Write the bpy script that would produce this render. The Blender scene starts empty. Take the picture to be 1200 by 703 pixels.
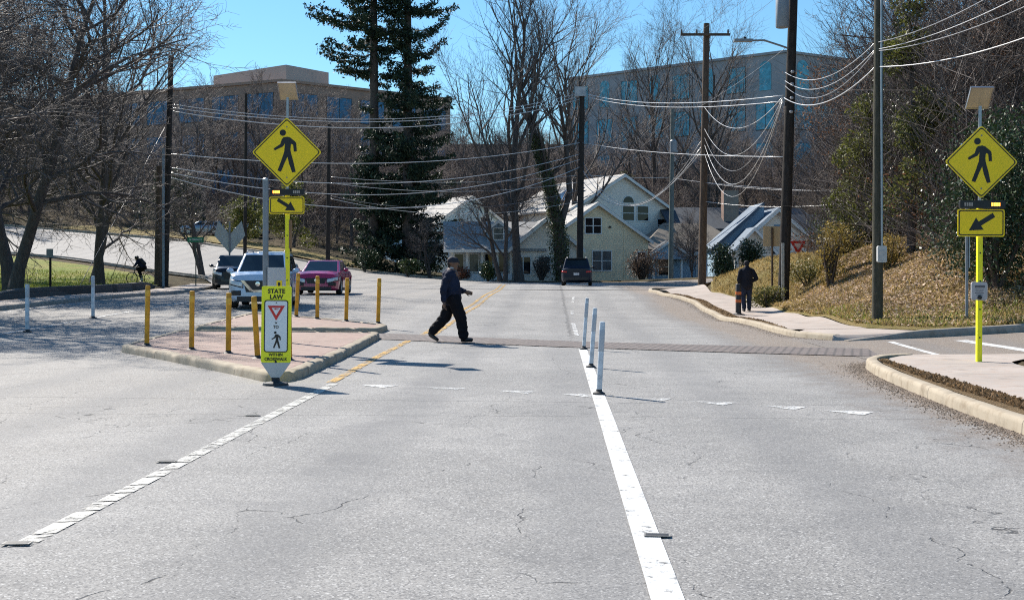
import bpy, bmesh, math, random
import numpy as np
from mathutils import Vector, Matrix, noise as mnoise

# ------------------------------------------------------------------ camera, light, exposure
scene = bpy.context.scene
COL = scene.collection
F, VX, VY, EYE = 1350.0, 650.0, 316.0, 1.5      # focal length in photo pixels, principal point, eye height
cam_d = bpy.data.cameras.new("camera")
cam = bpy.data.objects.new("camera", cam_d)
COL.objects.link(cam)
cam.location = (0, 0, EYE)
cam.rotation_euler = (math.pi / 2, 0, 0)
cam_d.sensor_width = 36.0
cam_d.sensor_fit = 'HORIZONTAL'
cam_d.lens = 36.0 * F / 1200.0
cam_d.shift_x = (600 - VX) / 1200.0
cam_d.shift_y = (VY - 351.5) / 1200.0
cam_d.clip_start = 0.1
cam_d.clip_end = 3000
scene.camera = cam

SUN_EL, SUN_AZ = math.radians(41), math.radians(-41)   # azimuth clockwise from +Y
world = bpy.data.worlds.new("World")
scene.world = world
world.use_nodes = True
nt = world.node_tree
bg = nt.nodes['Background']
sky = nt.nodes.new('ShaderNodeTexSky')
sky.sky_type = 'NISHITA'
sky.sun_disc = False
sky.sun_elevation = SUN_EL
sky.sun_rotation = SUN_AZ
sky.air_density = 1.3
sky.dust_density = 0.0
sky.ozone_density = 10.0
tint = nt.nodes.new('ShaderNodeMix'); tint.data_type = 'RGBA'; tint.blend_type = 'MULTIPLY'
tint.inputs[0].default_value = 1; tint.inputs[7].default_value = (.97, 1.08, 1.0, 1)
nt.links.new(sky.outputs[0], tint.inputs[6])
nt.links.new(tint.outputs[2], bg.inputs[0])
bg.inputs[1].default_value = 0.084

sd = bpy.data.lights.new("sun", 'SUN')
sd.energy = 5.0
sd.angle = math.radians(0.5)
sd.color = (1.0, 0.935, 0.84)
sun = bpy.data.objects.new("sun", sd)
COL.objects.link(sun)
sdir = Vector((math.sin(SUN_AZ) * math.cos(SUN_EL), math.cos(SUN_AZ) * math.cos(SUN_EL), math.sin(SUN_EL)))
sun.rotation_euler = sdir.to_track_quat('Z', 'Y').to_euler()
sun.location = sdir * 100

scene.view_settings.view_transform = 'Standard'
scene.view_settings.look = 'None'
scene.view_settings.exposure = 0.82
scene.view_settings.gamma = 1.0
scene.view_settings.use_curve_mapping = False
scene.render.engine = 'CYCLES'
scene.cycles.use_denoising = False
scene.cycles.filter_width = 1.1
scene.cycles.sample_clamp_indirect = 4.0
scene.cycles.max_bounces = 5
scene.cycles.diffuse_bounces = 3
scene.cycles.glossy_bounces = 3
scene.cycles.transparent_max_bounces = 8
scene.cycles.caustics_reflective = False
scene.cycles.caustics_refractive = False

R = random.Random(7)
NP = np.random.RandomState(7)

# ------------------------------------------------------------------ small library
def P(px, py, Y):
    """a point Y metres down the street, from where it is seen in the photograph"""
    return Vector(((px - VX) * Y / F, Y, EYE - (py - VY) * Y / F))

def tag(o, label=None, cat=None, group=None, kind=None):
    if label: o['label'] = label
    if cat: o['category'] = cat
    if group: o['group'] = group
    if kind: o['kind'] = kind
    return o

def empty(name, loc, rz=0, label=None, cat=None, group=None):
    o = bpy.data.objects.new(name, None)
    COL.objects.link(o)
    o.location = loc
    o.rotation_euler = (0, 0, rz)
    o.empty_display_size = 0.2
    return tag(o, label, cat, group)

def link_mesh(name, me, parent=None):
    o = bpy.data.objects.new(name, me)
    COL.objects.link(o)
    if parent is not None: o.parent = parent
    return o

KIDS = {}
def copy_tree(o, parent=None):
    c = o.copy()
    COL.objects.link(c)
    if parent is not None: c.parent = parent
    for ch in list(o.children):
        copy_tree(ch, c)
    return c

class MB:
    def __init__(self, T=None):
        self.v, self.f, self.T = [], [], T
    def add(self, vs, fs):
        b = len(self.v)
        if self.T is not None:
            vs = [self.T @ Vector(p) for p in vs]
        self.v.extend([tuple(p) for p in vs])
        self.f.extend([tuple(i + b for i in f) for f in fs])
        return self
    def box(self, x0, y0, z0, x1, y1, z1, M=None):
        vs = [Vector(p) for p in ((x0,y0,z0),(x1,y0,z0),(x1,y1,z0),(x0,y1,z0),(x0,y0,z1),(x1,y0,z1),(x1,y1,z1),(x0,y1,z1))]
        if M is not None: vs = [M @ p for p in vs]
        return self.add(vs, [(3,2,1,0),(4,5,6,7),(0,1,5,4),(1,2,6,5),(2,3,7,6),(3,0,4,7)])
    def tube(self, pts, rad, n=8, cap=True):
        pts = [Vector(p) for p in pts]
        if not hasattr(rad, '__len__'): rad = [rad] * len(pts)
        vs, fs = [], []
        up = None
        for i, p in enumerate(pts):
            d = (pts[min(i+1, len(pts)-1)] - pts[max(i-1, 0)]).normalized()
            if up is None:
                up = Vector((0,0,1)) if abs(d.z) < .9 else Vector((1,0,0))
            a = d.cross(up).normalized(); b = a.cross(d).normalized(); up = b
            for k in range(n):
                t = 2*math.pi*(k+.5)/n
                vs.append(p + (a*math.cos(t) + b*math.sin(t))*rad[i])
        for i in range(len(pts)-1):
            for k in range(n):
                k2 = (k+1) % n
                fs.append((i*n+k, i*n+k2, (i+1)*n+k2, (i+1)*n+k))
        if cap:
            fs.append(tuple(reversed(range(n)))); fs.append(tuple((len(pts)-1)*n+k for k in range(n)))
        return self.add(vs, fs)
    def lathe(self, prof, n=16, M=None):
        vs, fs = [], []
        for r, z in prof:
            for k in range(n):
                t = 2*math.pi*k/n
                p = Vector((r*math.cos(t), r*math.sin(t), z))
                vs.append(M @ p if M is not None else p)
        for i in range(len(prof)-1):
            for k in range(n):
                k2 = (k+1) % n
                fs.append((i*n+k, i*n+k2, (i+1)*n+k2, (i+1)*n+k))
        fs.append(tuple(reversed(range(n)))); fs.append(tuple((len(prof)-1)*n+k for k in range(n)))
        return self.add(vs, fs)
    def prism(self, poly, a, b, M=None):
        """poly in the XZ plane (x, z), extruded along y from a to b"""
        n = len(poly)
        vs = [Vector((x, a, z)) for x, z in poly] + [Vector((x, b, z)) for x, z in poly]
        if M is not None: vs = [M @ p for p in vs]
        fs = [tuple(range(n)), tuple(reversed(range(n, 2*n)))]
        for i in range(n):
            j = (i+1) % n
            fs.append((j, i, n+i, n+j))
        return self.add(vs, fs)
    def ball(self, c, r, n=10, m=6):
        c = Vector(c)
        if not hasattr(r, '__len__'): r = (r, r, r)
        vs, fs = [c + Vector((0,0,-r[2]))], []
        for i in range(1, m):
            a = -math.pi/2 + math.pi*i/m
            for k in range(n):
                t = 2*math.pi*k/n
                vs.append(c + Vector((r[0]*math.cos(a)*math.cos(t), r[1]*math.cos(a)*math.sin(t), r[2]*math.sin(a))))
        vs.append(c + Vector((0,0,r[2])))
        L = len(vs)-1
        for k in range(n):
            k2 = (k+1) % n
            fs.append((0, 1+k2, 1+k)); fs.append((L, 1+(m-2)*n+k, 1+(m-2)*n+k2))
            for i in range(m-2):
                fs.append((1+i*n+k, 1+i*n+k2, 1+(i+1)*n+k2, 1+(i+1)*n+k))
        return self.add(vs, fs)
    def mesh(self, name, mat=None, smooth=None):
        me = bpy.data.meshes.new(name)
        me.from_pydata(self.v, [], self.f)
        if mat is not None: me.materials.append(mat)
        if smooth is not None:
            me.polygons.foreach_set('use_smooth', [True]*len(me.polygons))
            if smooth < 180:
                me.set_sharp_from_angle(angle=math.radians(smooth))
        me.update()
        return me
    def build(self, name, mat, parent=None, smooth=None):
        return link_mesh(name, self.mesh(name, mat, smooth), parent)

def fixnormals(me):
    bm = bmesh.new(); bm.from_mesh(me)
    bmesh.ops.recalc_face_normals(bm, faces=bm.faces)
    bm.to_mesh(me); bm.free(); me.update()

def np_mesh(name, V, Q, mat, smooth=False):
    """V (n,3), Q (m,k) -> mesh"""
    me = bpy.data.meshes.new(name)
    k = Q.shape[1]
    me.vertices.add(len(V)); me.vertices.foreach_set('co', V.astype(np.float32).ravel())
    me.loops.add(Q.size); me.loops.foreach_set('vertex_index', Q.astype(np.int32).ravel())
    me.polygons.add(len(Q))
    me.polygons.foreach_set('loop_start', np.arange(len(Q), dtype=np.int32)*k)
    if smooth: me.polygons.foreach_set('use_smooth', [True]*len(Q))
    me.materials.append(mat)
    me.update(calc_edges=True); me.validate()
    return me

def baked(o, name):
    """replace an object's mesh by its modified mesh"""
    dg = bpy.context.evaluated_depsgraph_get()
    me = bpy.data.meshes.new_from_object(o.evaluated_get(dg))
    o.modifiers.clear()
    old = o.data
    o.data = me; me.name = name
    bpy.data.meshes.remove(old)
    return me

# ------------------------------------------------------------------ materials
def nodes(name):
    m = bpy.data.materials.new(name)
    m.use_nodes = True
    return m, m.node_tree, m.node_tree.nodes['Principled BSDF']

def N(t, kind, **kw):
    n = t.nodes.new(kind)
    for k, v in kw.items():
        if k.startswith('i_'):
            key = k[2:]
            n.inputs[int(key) if key.isdigit() else key.replace('_', ' ')].default_value = v
        else:
            setattr(n, k, v)
    return n

def mathn(t, op, a, b=None, c=None, clamp=False):
    n = t.nodes.new('ShaderNodeMath'); n.operation = op; n.use_clamp = clamp
    for i, x in enumerate((a, b, c)):
        if x is None: continue
        if hasattr(x, 'links'): t.links.new(x, n.inputs[i])
        else: n.inputs[i].default_value = x
    return n.outputs[0]

def ramp(t, x, a, b):
    """smooth 0..1 between a and b"""
    n = t.nodes.new('ShaderNodeMapRange'); n.interpolation_type = 'SMOOTHSTEP'
    t.links.new(x, n.inputs[0]); n.inputs[1].default_value = a; n.inputs[2].default_value = b
    return n.outputs[0]

def mix(t, f, a, b, kind='MIX'):
    n = t.nodes.new('ShaderNodeMix'); n.data_type = 'RGBA'; n.blend_type = kind
    for s, x in ((n.inputs[0], f), (n.inputs[6], a), (n.inputs[7], b)):
        if hasattr(x, 'links'): t.links.new(x, s)
        elif hasattr(x, '__len__'): s.default_value = (*x[:3], 1)
        else: s.default_value = x
    return n.outputs[2]

def noise(t, co, scale, detail=5, rough=.6, dist=0):
    n = N(t, 'ShaderNodeTexNoise'); n.inputs['Scale'].default_value = scale
    n.inputs['Detail'].default_value = detail; n.inputs['Roughness'].default_value = rough
    n.inputs['Distortion'].default_value = dist
    t.links.new(co, n.inputs['Vector'])
    return n.outputs['Fac']

def bump(t, bs, h, strength, dist=.02):
    n = N(t, 'ShaderNodeBump'); n.inputs['Strength'].default_value = strength; n.inputs['Distance'].default_value = dist
    t.links.new(h, n.inputs['Height']); t.links.new(n.outputs[0], bs.inputs['Normal'])
    return n

def obj_co(t):
    return N(t, 'ShaderNodeTexCoord').outputs['Object']
def world_co(t):
    return N(t, 'ShaderNodeNewGeometry').outputs['Position']

MATS = {}
def mat(name, c, rough=.6, var=.18, scale=3, c2=None, bmp=0, bscale=40, metal=0, spec=.5, island=0, coat=0, trans=0, bdist=.02):
    if name in MATS: return MATS[name]
    m, t, bs = nodes(name)
    co = obj_co(t)
    f = noise(t, co, scale, 6)
    f = ramp(t, f, .3, .7)
    lo = [x*(1-var) for x in c]; hi = c2 if c2 else [min(1, x*(1+var)) for x in c]
    col = mix(t, f, lo, hi)
    if island:
        g = N(t, 'ShaderNodeNewGeometry').outputs['Random Per Island']
        k = mathn(t, 'MULTIPLY_ADD', g, 2*island, 1-island)
        col = mix(t, 1.0, col, (1,1,1), 'MULTIPLY')
        v = N(t, 'ShaderNodeCombineColor')
        for i in range(3): t.links.new(k, v.inputs[i])
        col = mix(t, 1.0, col, v.outputs[0], 'MULTIPLY')
    t.links.new(col, bs.inputs['Base Color'])
    r = mathn(t, 'MULTIPLY_ADD', f, .12, rough-.06, clamp=True)
    t.links.new(r, bs.inputs['Roughness'])
    bs.inputs['Metallic'].default_value = metal
    bs.inputs['Specular IOR Level'].default_value = spec
    bs.inputs['Coat Weight'].default_value = coat
    bs.inputs['Coat Roughness'].default_value = .05
    if bmp:
        bump(t, bs, noise(t, co, bscale, 4), bmp, bdist)
    if trans:
        # thin leaves let some light through
        tr = N(t, 'ShaderNodeBsdfTranslucent'); t.links.new(col, tr.inputs[0])
        ms = N(t, 'ShaderNodeMixShader'); ms.inputs[0].default_value = trans
        t.links.new(bs.outputs[0], ms.inputs[1]); t.links.new(tr.outputs[0], ms.inputs[2])
        t.links.new(ms.outputs[0], t.nodes['Material Output'].inputs[0])
    MATS[name] = m
    return m

def glow(name, c, s):
    m, t, bs = nodes(name)
    bs.inputs['Base Color'].default_value = (*c, 1)
    bs.inputs['Emission Color'].default_value = (*c, 1)
    bs.inputs['Emission Strength'].default_value = s
    return m

def siding(name, c, pitch=.16, var=.1):
    m, t, bs = nodes(name)
    co = obj_co(t)
    f = ramp(t, noise(t, co, 1.1, 6), .3, .7)
    fine = noise(t, co, 30, 3)
    col = mix(t, f, [x*(1-var) for x in c], [x*(1+var*.5) for x in c])
    sx = N(t, 'ShaderNodeSeparateXYZ'); t.links.new(co, sx.inputs[0])
    saw = mathn(t, 'FRACT', mathn(t, 'DIVIDE', sx.outputs[2], pitch))
    gap = mathn(t, 'SUBTRACT', 1.0, ramp(t, saw, 0.0, .12))
    col = mix(t, mathn(t, 'MULTIPLY', gap, .35), col, [x*.45 for x in c])
    t.links.new(col, bs.inputs['Base Color'])
    bs.inputs['Roughness'].default_value = .65
    h = mathn(t, 'ADD', mathn(t, 'MULTIPLY', saw, -1.0), mathn(t, 'MULTIPLY', fine, .02))
    bump(t, bs, h, .45, .03)
    return m

def shingle(name, c):
    m, t, bs = nodes(name)
    co = obj_co(t)
    b = N(t, 'ShaderNodeTexBrick'); b.inputs['Scale'].default_value = 4
    b.inputs['Color1'].default_value = (*[x*.8 for x in c], 1); b.inputs['Color2'].default_value = (*[x*1.2 for x in c], 1)
    b.inputs['Mortar'].default_value = (*[x*.6 for x in c], 1); b.inputs['Mortar Size'].default_value = .02
    t.links.new(co, b.inputs['Vector'])
    f = ramp(t, noise(t, co, .7, 7), .3, .75)
    t.links.new(mix(t, mathn(t, 'MULTIPLY', f, .5), b.outputs[0], [x*.7 for x in c]), bs.inputs['Base Color'])
    bs.inputs['Roughness'].default_value = .8
    bump(t, bs, noise(t, co, 25, 3), .4, .03)
    return m

def brick(name, c1, c2, mortar, sx=4, rot=0, world=True, bw=.5, rh=.25, ms=.012):
    m, t, bs = nodes(name)
    co = world_co(t) if world else obj_co(t)
    mp = N(t, 'ShaderNodeMapping'); mp.inputs['Rotation'].default_value = rot if hasattr(rot, '__len__') else (0,0,rot)
    t.links.new(co, mp.inputs['Vector'])
    b = N(t, 'ShaderNodeTexBrick'); b.inputs['Scale'].default_value = sx
    b.inputs['Color1'].default_value = (*c1, 1); b.inputs['Color2'].default_value = (*c2, 1); b.inputs['Mortar'].default_value = (*mortar, 1)
    b.inputs['Mortar Size'].default_value = ms; b.inputs['Brick Width'].default_value = bw; b.inputs['Row Height'].default_value = rh
    t.links.new(mp.outputs[0], b.inputs['Vector'])
    f = ramp(t, noise(t, co, 1.5, 7), .3, .75)
    t.links.new(mix(t, mathn(t, 'MULTIPLY', f, .55), b.outputs[0], [(x+y)*.5*.75 for x, y in zip(c2, mortar)]), bs.inputs['Base Color'])
    bs.inputs['Roughness'].default_value = .85
    bump(t, bs, noise(t, co, 60, 4), .35, .01)
    return m

def glass(name, c, rough=.04):
    m, t, bs = nodes(name)
    co = obj_co(t)
    t.links.new(mix(t, ramp(t, noise(t, co, 1.2, 4), .35, .65), [x*.6 for x in c], c), bs.inputs['Base Color'])
    bs.inputs['Roughness'].default_value = rough
    bs.inputs['Specular IOR Level'].default_value = .3
    bump(t, bs, noise(t, co, .8, 2), .04, .05)
    return m
# ------------------------------------------------------------------ lie of the land
CP = [  # x, y, height
 (-30,-12,.1),(-17,-12,0),(-8,-12,0),(0,-12,0),(5,-12,0),(12,-12,.2),(-17,0,0),(-8,0,0),(0,0,0),(5,0,0),(-17,12,.02),(-8,12,0),(0,12,0),(5,12,0),
 (-16.7,22,.05),(-8,20,0),(0,20,0),(5,20,0),(-8,26,.05),(0,27,.02),(5,30,0),(-8.6,34,.3),(-16.7,34,.25),(0,36,.12),(5,39,-.06),
 (-9.2,45,.48),(-16.7,51,.42),(-4,50,.4),(5,50,.28),(1.4,70,.5),(-14,56,.55),(5,60,.42),(0,85,.5),(0,110,.4),(15,110,.6),(12,78,.55),(-12,70,.6),
 (-21,46,.42),(-22,64,.5),(-23.7,66,.5),(-27,70,.6),(-45,70,1.0),(-40,50,.6),(-60,50,1.2),(-60,80,2.2),(-30,30,.3),(-60,20,.4),
 (-23,78,.98),(-32.6,88,1.76),(-44,100,2.7),(-60,108,3.6),(-15,98,1.2),(-28,108,3.2),(-38,118,4.4),(-57,130,6.0),(-40,130,5.6),(-12,115,1.5),(-20,125,3.6),
 (7.8,28,.06),(9.5,28,.3),(12,27,.5),(8.3,42,.06),(10,42,1.4),(12,42,2.3),(15,42,2.9),(9,34,.5),(11,34,1.5),(14,34,2.3),(9.9,55,1.75),(12.3,55,2.1),
 (8.3,60,.7),(7.8,61,.5),(6.5,58,.45),(16,55,2.6),(11,30,.9),(14,29,1.3),(20,35,3.0),(25,30,2.0),(15,23,.1),(30,23,.2),(10,22,.03),(8,15,.05),(15,14,.4),
 (7.3,27,.05),(7.3,30,.05),(7.4,34,-.02),(7.5,38,-.03),(7.55,42,.03),(7.5,46,.2),(7.45,50,.3),(7.3,54,.36),(5.3,27,.0),(5.4,34,-.05),(5.4,42,.01),(5.3,46,.2),(5.1,50,.28),(4.9,55,.36),
 (20,68,1.0),(40,68,1.6),(15,82,1.2),(30,85,2.2),(7,50,.38),(6.6,45,.2),(6.4,39,-.06),(30,50,4.5),(50,40,6),(40,100,3),(20,125,3.5),(0,130,3.0),
 (0,150,7),(-30,160,8.5),(0,200,15),(40,200,17),(60,130,9),(30,150,8),(100,200,22),(-100,200,16),(-100,110,7),(0,300,24),(120,100,12),(-160,150,12),
 (-160,0,2),(160,0,8),(160,200,24),(-160,300,24),(160,400,30),(-160,400,30),(0,400,30),(0,-60,0),(-100,-60,0),(100,-60,3),
]
_c = np.array(CP, float)
_k = lambda d2: -np.sqrt(d2 + 1.5)
_d2 = ((_c[:, None, :2] - _c[None, :, :2])**2).sum(-1)
_w = np.linalg.solve(_k(_d2) - 1e-3*np.eye(len(_c)), _c[:, 2] - _c[:, 2].mean())
def HH(x, y):
    x = np.asarray(x, float); y = np.asarray(y, float)
    d2 = (x[..., None] - _c[:, 0])**2 + (y[..., None] - _c[:, 1])**2
    return _k(d2) @ _w + _c[:, 2].mean()
def H(x, y):
    return float(HH(x, y))

def resample(pl, n):
    pl = np.array(pl, float)
    s = np.r_[0, np.cumsum(np.hypot(*np.diff(pl[:, :2], axis=0).T))]
    t = np.linspace(0, s[-1], n)
    return np.stack([np.interp(t, s, pl[:, i]) for i in range(pl.shape[1])], 1)

def smooth_line(pl, n):
    """a Catmull-Rom curve through the points, resampled"""
    p = [np.array(q, float) for q in pl]
    p = [2*p[0]-p[1]] + p + [2*p[-1]-p[-2]]
    out = []
    for i in range(1, len(p)-2):
        for k in range(12):
            t = k/12
            out.append(.5*((2*p[i]) + (-p[i-1]+p[i+1])*t + (2*p[i-1]-5*p[i]+4*p[i+1]-p[i+2])*t*t + (-p[i-1]+3*p[i]-3*p[i+1]+p[i+2])*t**3))
    out.append(p[-2])
    return resample(out, n)

def ribbon(name, a, b, nu, nv, off, m, smooth=False, dip=0.):
    """a surface between two lines on the ground, lying off metres above the land"""
    A, B = (smooth_line if smooth else resample)(a, nu), (smooth_line if smooth else resample)(b, nu)
    t = np.linspace(0, 1, nv)[None, :, None]
    XY = A[:, None, :2]*(1-t) + B[:, None, :2]*t
    Z = HH(XY[..., 0], XY[..., 1]) + off
    Z[:, 0] -= dip
    V = np.concatenate([XY, Z[..., None]], -1).reshape(-1, 3)
    i, j = np.meshgrid(np.arange(nu-1), np.arange(nv-1), indexing='ij')
    q = (i*nv + j).ravel()
    Q = np.stack([q, q+1, q+nv+1, q+nv], 1)
    me = np_mesh(name, V, Q, m, True)
    if me.polygons[0].normal.z < 0: me.flip_normals()
    o = link_mesh(name, me)
    return tag(o, kind='structure')

def kerb(name, line, m, side=1, w=.17, h=.14, n=80, smooth=True, z=None, wob=.006, taper=0):
    """a rounded kerb stone; line is the foot on the road side, side=+1 puts the body to the right of the line's direction"""
    L = (smooth_line if smooth else resample)(line, n)
    prof = [(0,-.08),(.010,h*.6),(.022,h*.88),(.048,h*.985),(w*.85,h),(w,h-.008),(w,-.08)]
    vs, fs = [], []
    k = len(prof)
    for i, p in enumerate(L):
        d = L[min(i+1, n-1)] - L[max(i-1, 0)]
        d = d[:2]/np.hypot(*d[:2])
        nrm = np.array([d[1], -d[0]])*side
        g = H(p[0], p[1]) if z is None else z
        wb = wob*mnoise.noise(Vector((p[0]*1.7, p[1]*1.7, 3)))
        dip = 1.0 if not taper else min(1, .12+i/(n*taper))
        for a, zz in prof:
            vs.append((p[0]+nrm[0]*a, p[1]+nrm[1]*a, g+zz*dip+wb))
    for i in range(n-1):
        for j in range(k-1):
            fs.append((i*k+j, i*k+j+1, (i+1)*k+j+1, (i+1)*k+j))
    fs.append(tuple(range(k))); fs.append(tuple((n-1)*k+j for j in reversed(range(k))))
    me = bpy.data.meshes.new(name); me.from_pydata(vs, [], fs); me.materials.append(m)
    fixnormals(me)
    me.polygons.foreach_set('use_smooth', [True]*len(me.polygons)); me.set_sharp_from_angle(angle=math.radians(50))
    return tag(link_mesh(name, me), kind='structure')

# ---- ground materials
def asphalt_material():
    m, t, bs = nodes('worn_asphalt')
    co = world_co(t)
    sx = N(t, 'ShaderNodeSeparateXYZ'); t.links.new(co, sx.inputs[0])
    X, Y = sx.outputs[0], sx.outputs[1]
    big = noise(t, co, .35, 8, .62)
    mid = noise(t, co, 2.6, 6, .65)
    agg = noise(t, co, 110, 3, .75)
    v = N(t, 'ShaderNodeTexVoronoi'); v.inputs['Scale'].default_value = 95; t.links.new(co, v.inputs['Vector'])
    stone = N(t, 'ShaderNodeSeparateColor'); t.links.new(v.outputs['Color'], stone.inputs[0])
    base = mix(t, ramp(t, big, .32, .7), (.235,.228,.217), (.345,.333,.316))
    base = mix(t, mathn(t, 'MULTIPLY', ramp(t, mid, .42, .75), .45), base, (.16,.158,.158))
    # tan dust on the far-side carriageway and along the gutters
    tan = mathn(t, 'MULTIPLY', ramp(t, mathn(t, 'MULTIPLY_ADD', big, 3.0, X), -.6, -4.5), .55)
    base = mix(t, tan, base, (.29,.265,.235))
    gut = mathn(t, 'MULTIPLY', ramp(t, mathn(t, 'MULTIPLY_ADD', mid, 2.2, X), 4.3, 5.4), .8)
    base = mix(t, gut, base, (.215,.155,.105))
    # aggregate: light and dark stones
    base = mix(t, mathn(t, 'MULTIPLY', ramp(t, stone.outputs[0], .76, .97), .6), base, (.58,.57,.55))
    base = mix(t, mathn(t, 'MULTIPLY', ramp(t, stone.outputs[1], .60, .88), .62), base, (.075,.075,.08))
    base = mix(t, mathn(t, 'MULTIPLY', ramp(t, agg, .35, .7), .4), base, (.13,.13,.13))
    # wheel tracks polished slightly darker
    ph = mathn(t, 'SINE', mathn(t, 'MULTIPLY', mathn(t, 'ADD', X, .25), 2*math.pi/1.75))
    trk = mathn(t, 'MULTIPLY', ramp(t, mathn(t, 'MULTIPLY_ADD', mid, .8, ph), .1, 1.5), .34)
    base = mix(t, trk, base, (.15,.15,.153))
    oil = mathn(t, 'MULTIPLY', mathn(t, 'SUBTRACT', 1.0, ramp(t, mathn(t, 'ABSOLUTE', mathn(t, 'ADD', mathn(t, 'MULTIPLY_ADD', mid, .5, X), 1.45)), .15, .55)), ramp(t, noise(t, co, .9, 5, .7), .45, .7))
    base = mix(t, mathn(t, 'MULTIPLY', oil, .45), base, (.12,.12,.125))
    base = mix(t, mathn(t, 'MULTIPLY', ramp(t, noise(t, co, 1.3, 3, .8), .66, .72), .5), base, (.14,.138,.135))
    # cracks: broken lines, only in places
    wv = N(t, 'ShaderNodeVectorMath', operation='SCALE'); wv.inputs['Scale'].default_value = .55
    nz = N(t, 'ShaderNodeTexNoise'); nz.inputs['Scale'].default_value = 1.6; nz.inputs['Detail'].default_value = 7; t.links.new(co, nz.inputs['Vector'])
    t.links.new(nz.outputs['Color'], wv.inputs[0])
    ad = N(t, 'ShaderNodeVectorMath', operation='ADD'); t.links.new(co, ad.inputs[0]); t.links.new(wv.outputs[0], ad.inputs[1])
    mp = N(t, 'ShaderNodeMapping'); mp.inputs['Scale'].default_value = (1.0,.42,1); t.links.new(ad.outputs[0], mp.inputs[0])
    ce = N(t, 'ShaderNodeTexVoronoi', feature='DISTANCE_TO_EDGE'); ce.inputs['Scale'].default_value = .75; t.links.new(mp.outputs[0], ce.inputs['Vector'])
    line = mathn(t, 'SUBTRACT', 1.0, ramp(t, ce.outputs['Distance'], .001, .0055))
    gate = ramp(t, noise(t, co, .55, 4, .7), .47, .56)
    gate2 = ramp(t, noise(t, co, 7.0, 3), .42, .54)
    crack = mathn(t, 'MULTIPLY', mathn(t, 'MULTIPLY', line, gate), gate2)
    # sealed saw cuts running across all lanes
    for y0, k, w in ((13.15,-.085,.016),(11.85,-.05,.012),(17.3,-.02,.010),(30.5,-.06,.03)):
        d = mathn(t, 'ABSOLUTE', mathn(t, 'ADD', mathn(t, 'SUBTRACT', Y, y0), mathn(t, 'ADD', mathn(t, 'MULTIPLY', X, -k), mathn(t, 'MULTIPLY', mid, .12))))
        s = mathn(t, 'MULTIPLY', mathn(t, 'SUBTRACT', 1.0, ramp(t, d, w*.4, w)), mathn(t, 'MULTIPLY_ADD', gate2, .5, .35))
        crack = mathn(t, 'MAXIMUM', crack, s)
    # the seam between the two right-hand lanes beyond the brick band
    d = mathn(t, 'ABSOLUTE', mathn(t, 'SUBTRACT', mathn(t, 'MULTIPLY_ADD', mid, .5, X), .62))
    s = mathn(t, 'MULTIPLY', mathn(t, 'MULTIPLY', mathn(t, 'SUBTRACT', 1.0, ramp(t, d, .02, .06)), ramp(t, Y, 24, 27)), .6)
    crack = mathn(t, 'MAXIMUM', crack, s)
    base = mix(t, mathn(t, 'MULTIPLY', crack, .85), base, (.035,.035,.037))
    t.links.new(base, bs.inputs['Base Color'])
    bs.inputs['Roughness'].default_value = .82
    bs.inputs['Specular IOR Level'].default_value = .35
    h = mathn(t, 'ADD', mathn(t, 'MULTIPLY', agg, .5), mathn(t, 'MULTIPLY_ADD', stone.outputs[2], .5, mathn(t, 'MULTIPLY', crack, -2.0)))
    bump(t, bs, h, .55, .008)
    return m
M_ASPH = asphalt_material()

def soil_material():
    m, t, bs = nodes('hillside_soil')
    co = world_co(t)
    a = noise(t, co, .25, 8); b = noise(t, co, 3.2, 6); c = noise(t, co, 22, 4, .75)
    col = mix(t, ramp(t, a, .35, .65), (.060,.050,.030), (.105,.078,.052))
    col = mix(t, mathn(t, 'MULTIPLY', ramp(t, b, .45, .7), .7), col, (.125,.11,.05))
    col = mix(t, mathn(t, 'MULTIPLY', ramp(t, c, .45, .75), .6), col, (.055,.045,.03))
    t.links.new(col, bs.inputs['Base Color']); bs.inputs['Roughness'].default_value = .95
    bs.inputs['Specular IOR Level'].default_value = .1
    bump(t, bs, mathn(t, 'ADD', b, c), .8, .08)
    return m
M_SOIL = soil_material()

def lawn_material(name, c1, c2, c3):
    m, t, bs = nodes(name)
    co = world_co(t)
    a = noise(t, co, .5, 7); b = noise(t, co, 7, 5, .7); c = noise(t, co, 45, 3, .8)
    col = mix(t, ramp(t, a, .36, .62), c1, c2)
    col = mix(t, mathn(t, 'MULTIPLY', ramp(t, b, .45, .7), .6), col, c3)
    col = mix(t, mathn(t, 'MULTIPLY', ramp(t, c, .5, .8), .6), col, [x*.45 for x in c1])
    t.links.new(col, bs.inputs['Base Color']); bs.inputs['Roughness'].default_value = .9
    bs.inputs['Specular IOR Level'].default_value = .15
    bump(t, bs, mathn(t, 'ADD', b, c), .9, .05)
    return m
M_LAWN = lawn_material('green_lawn', (.16,.21,.03), (.25,.225,.06), (.085,.115,.02))
M_DRY = lawn_material('dry_lawn', (.25,.185,.075), (.185,.155,.05), (.30,.215,.11))

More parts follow.
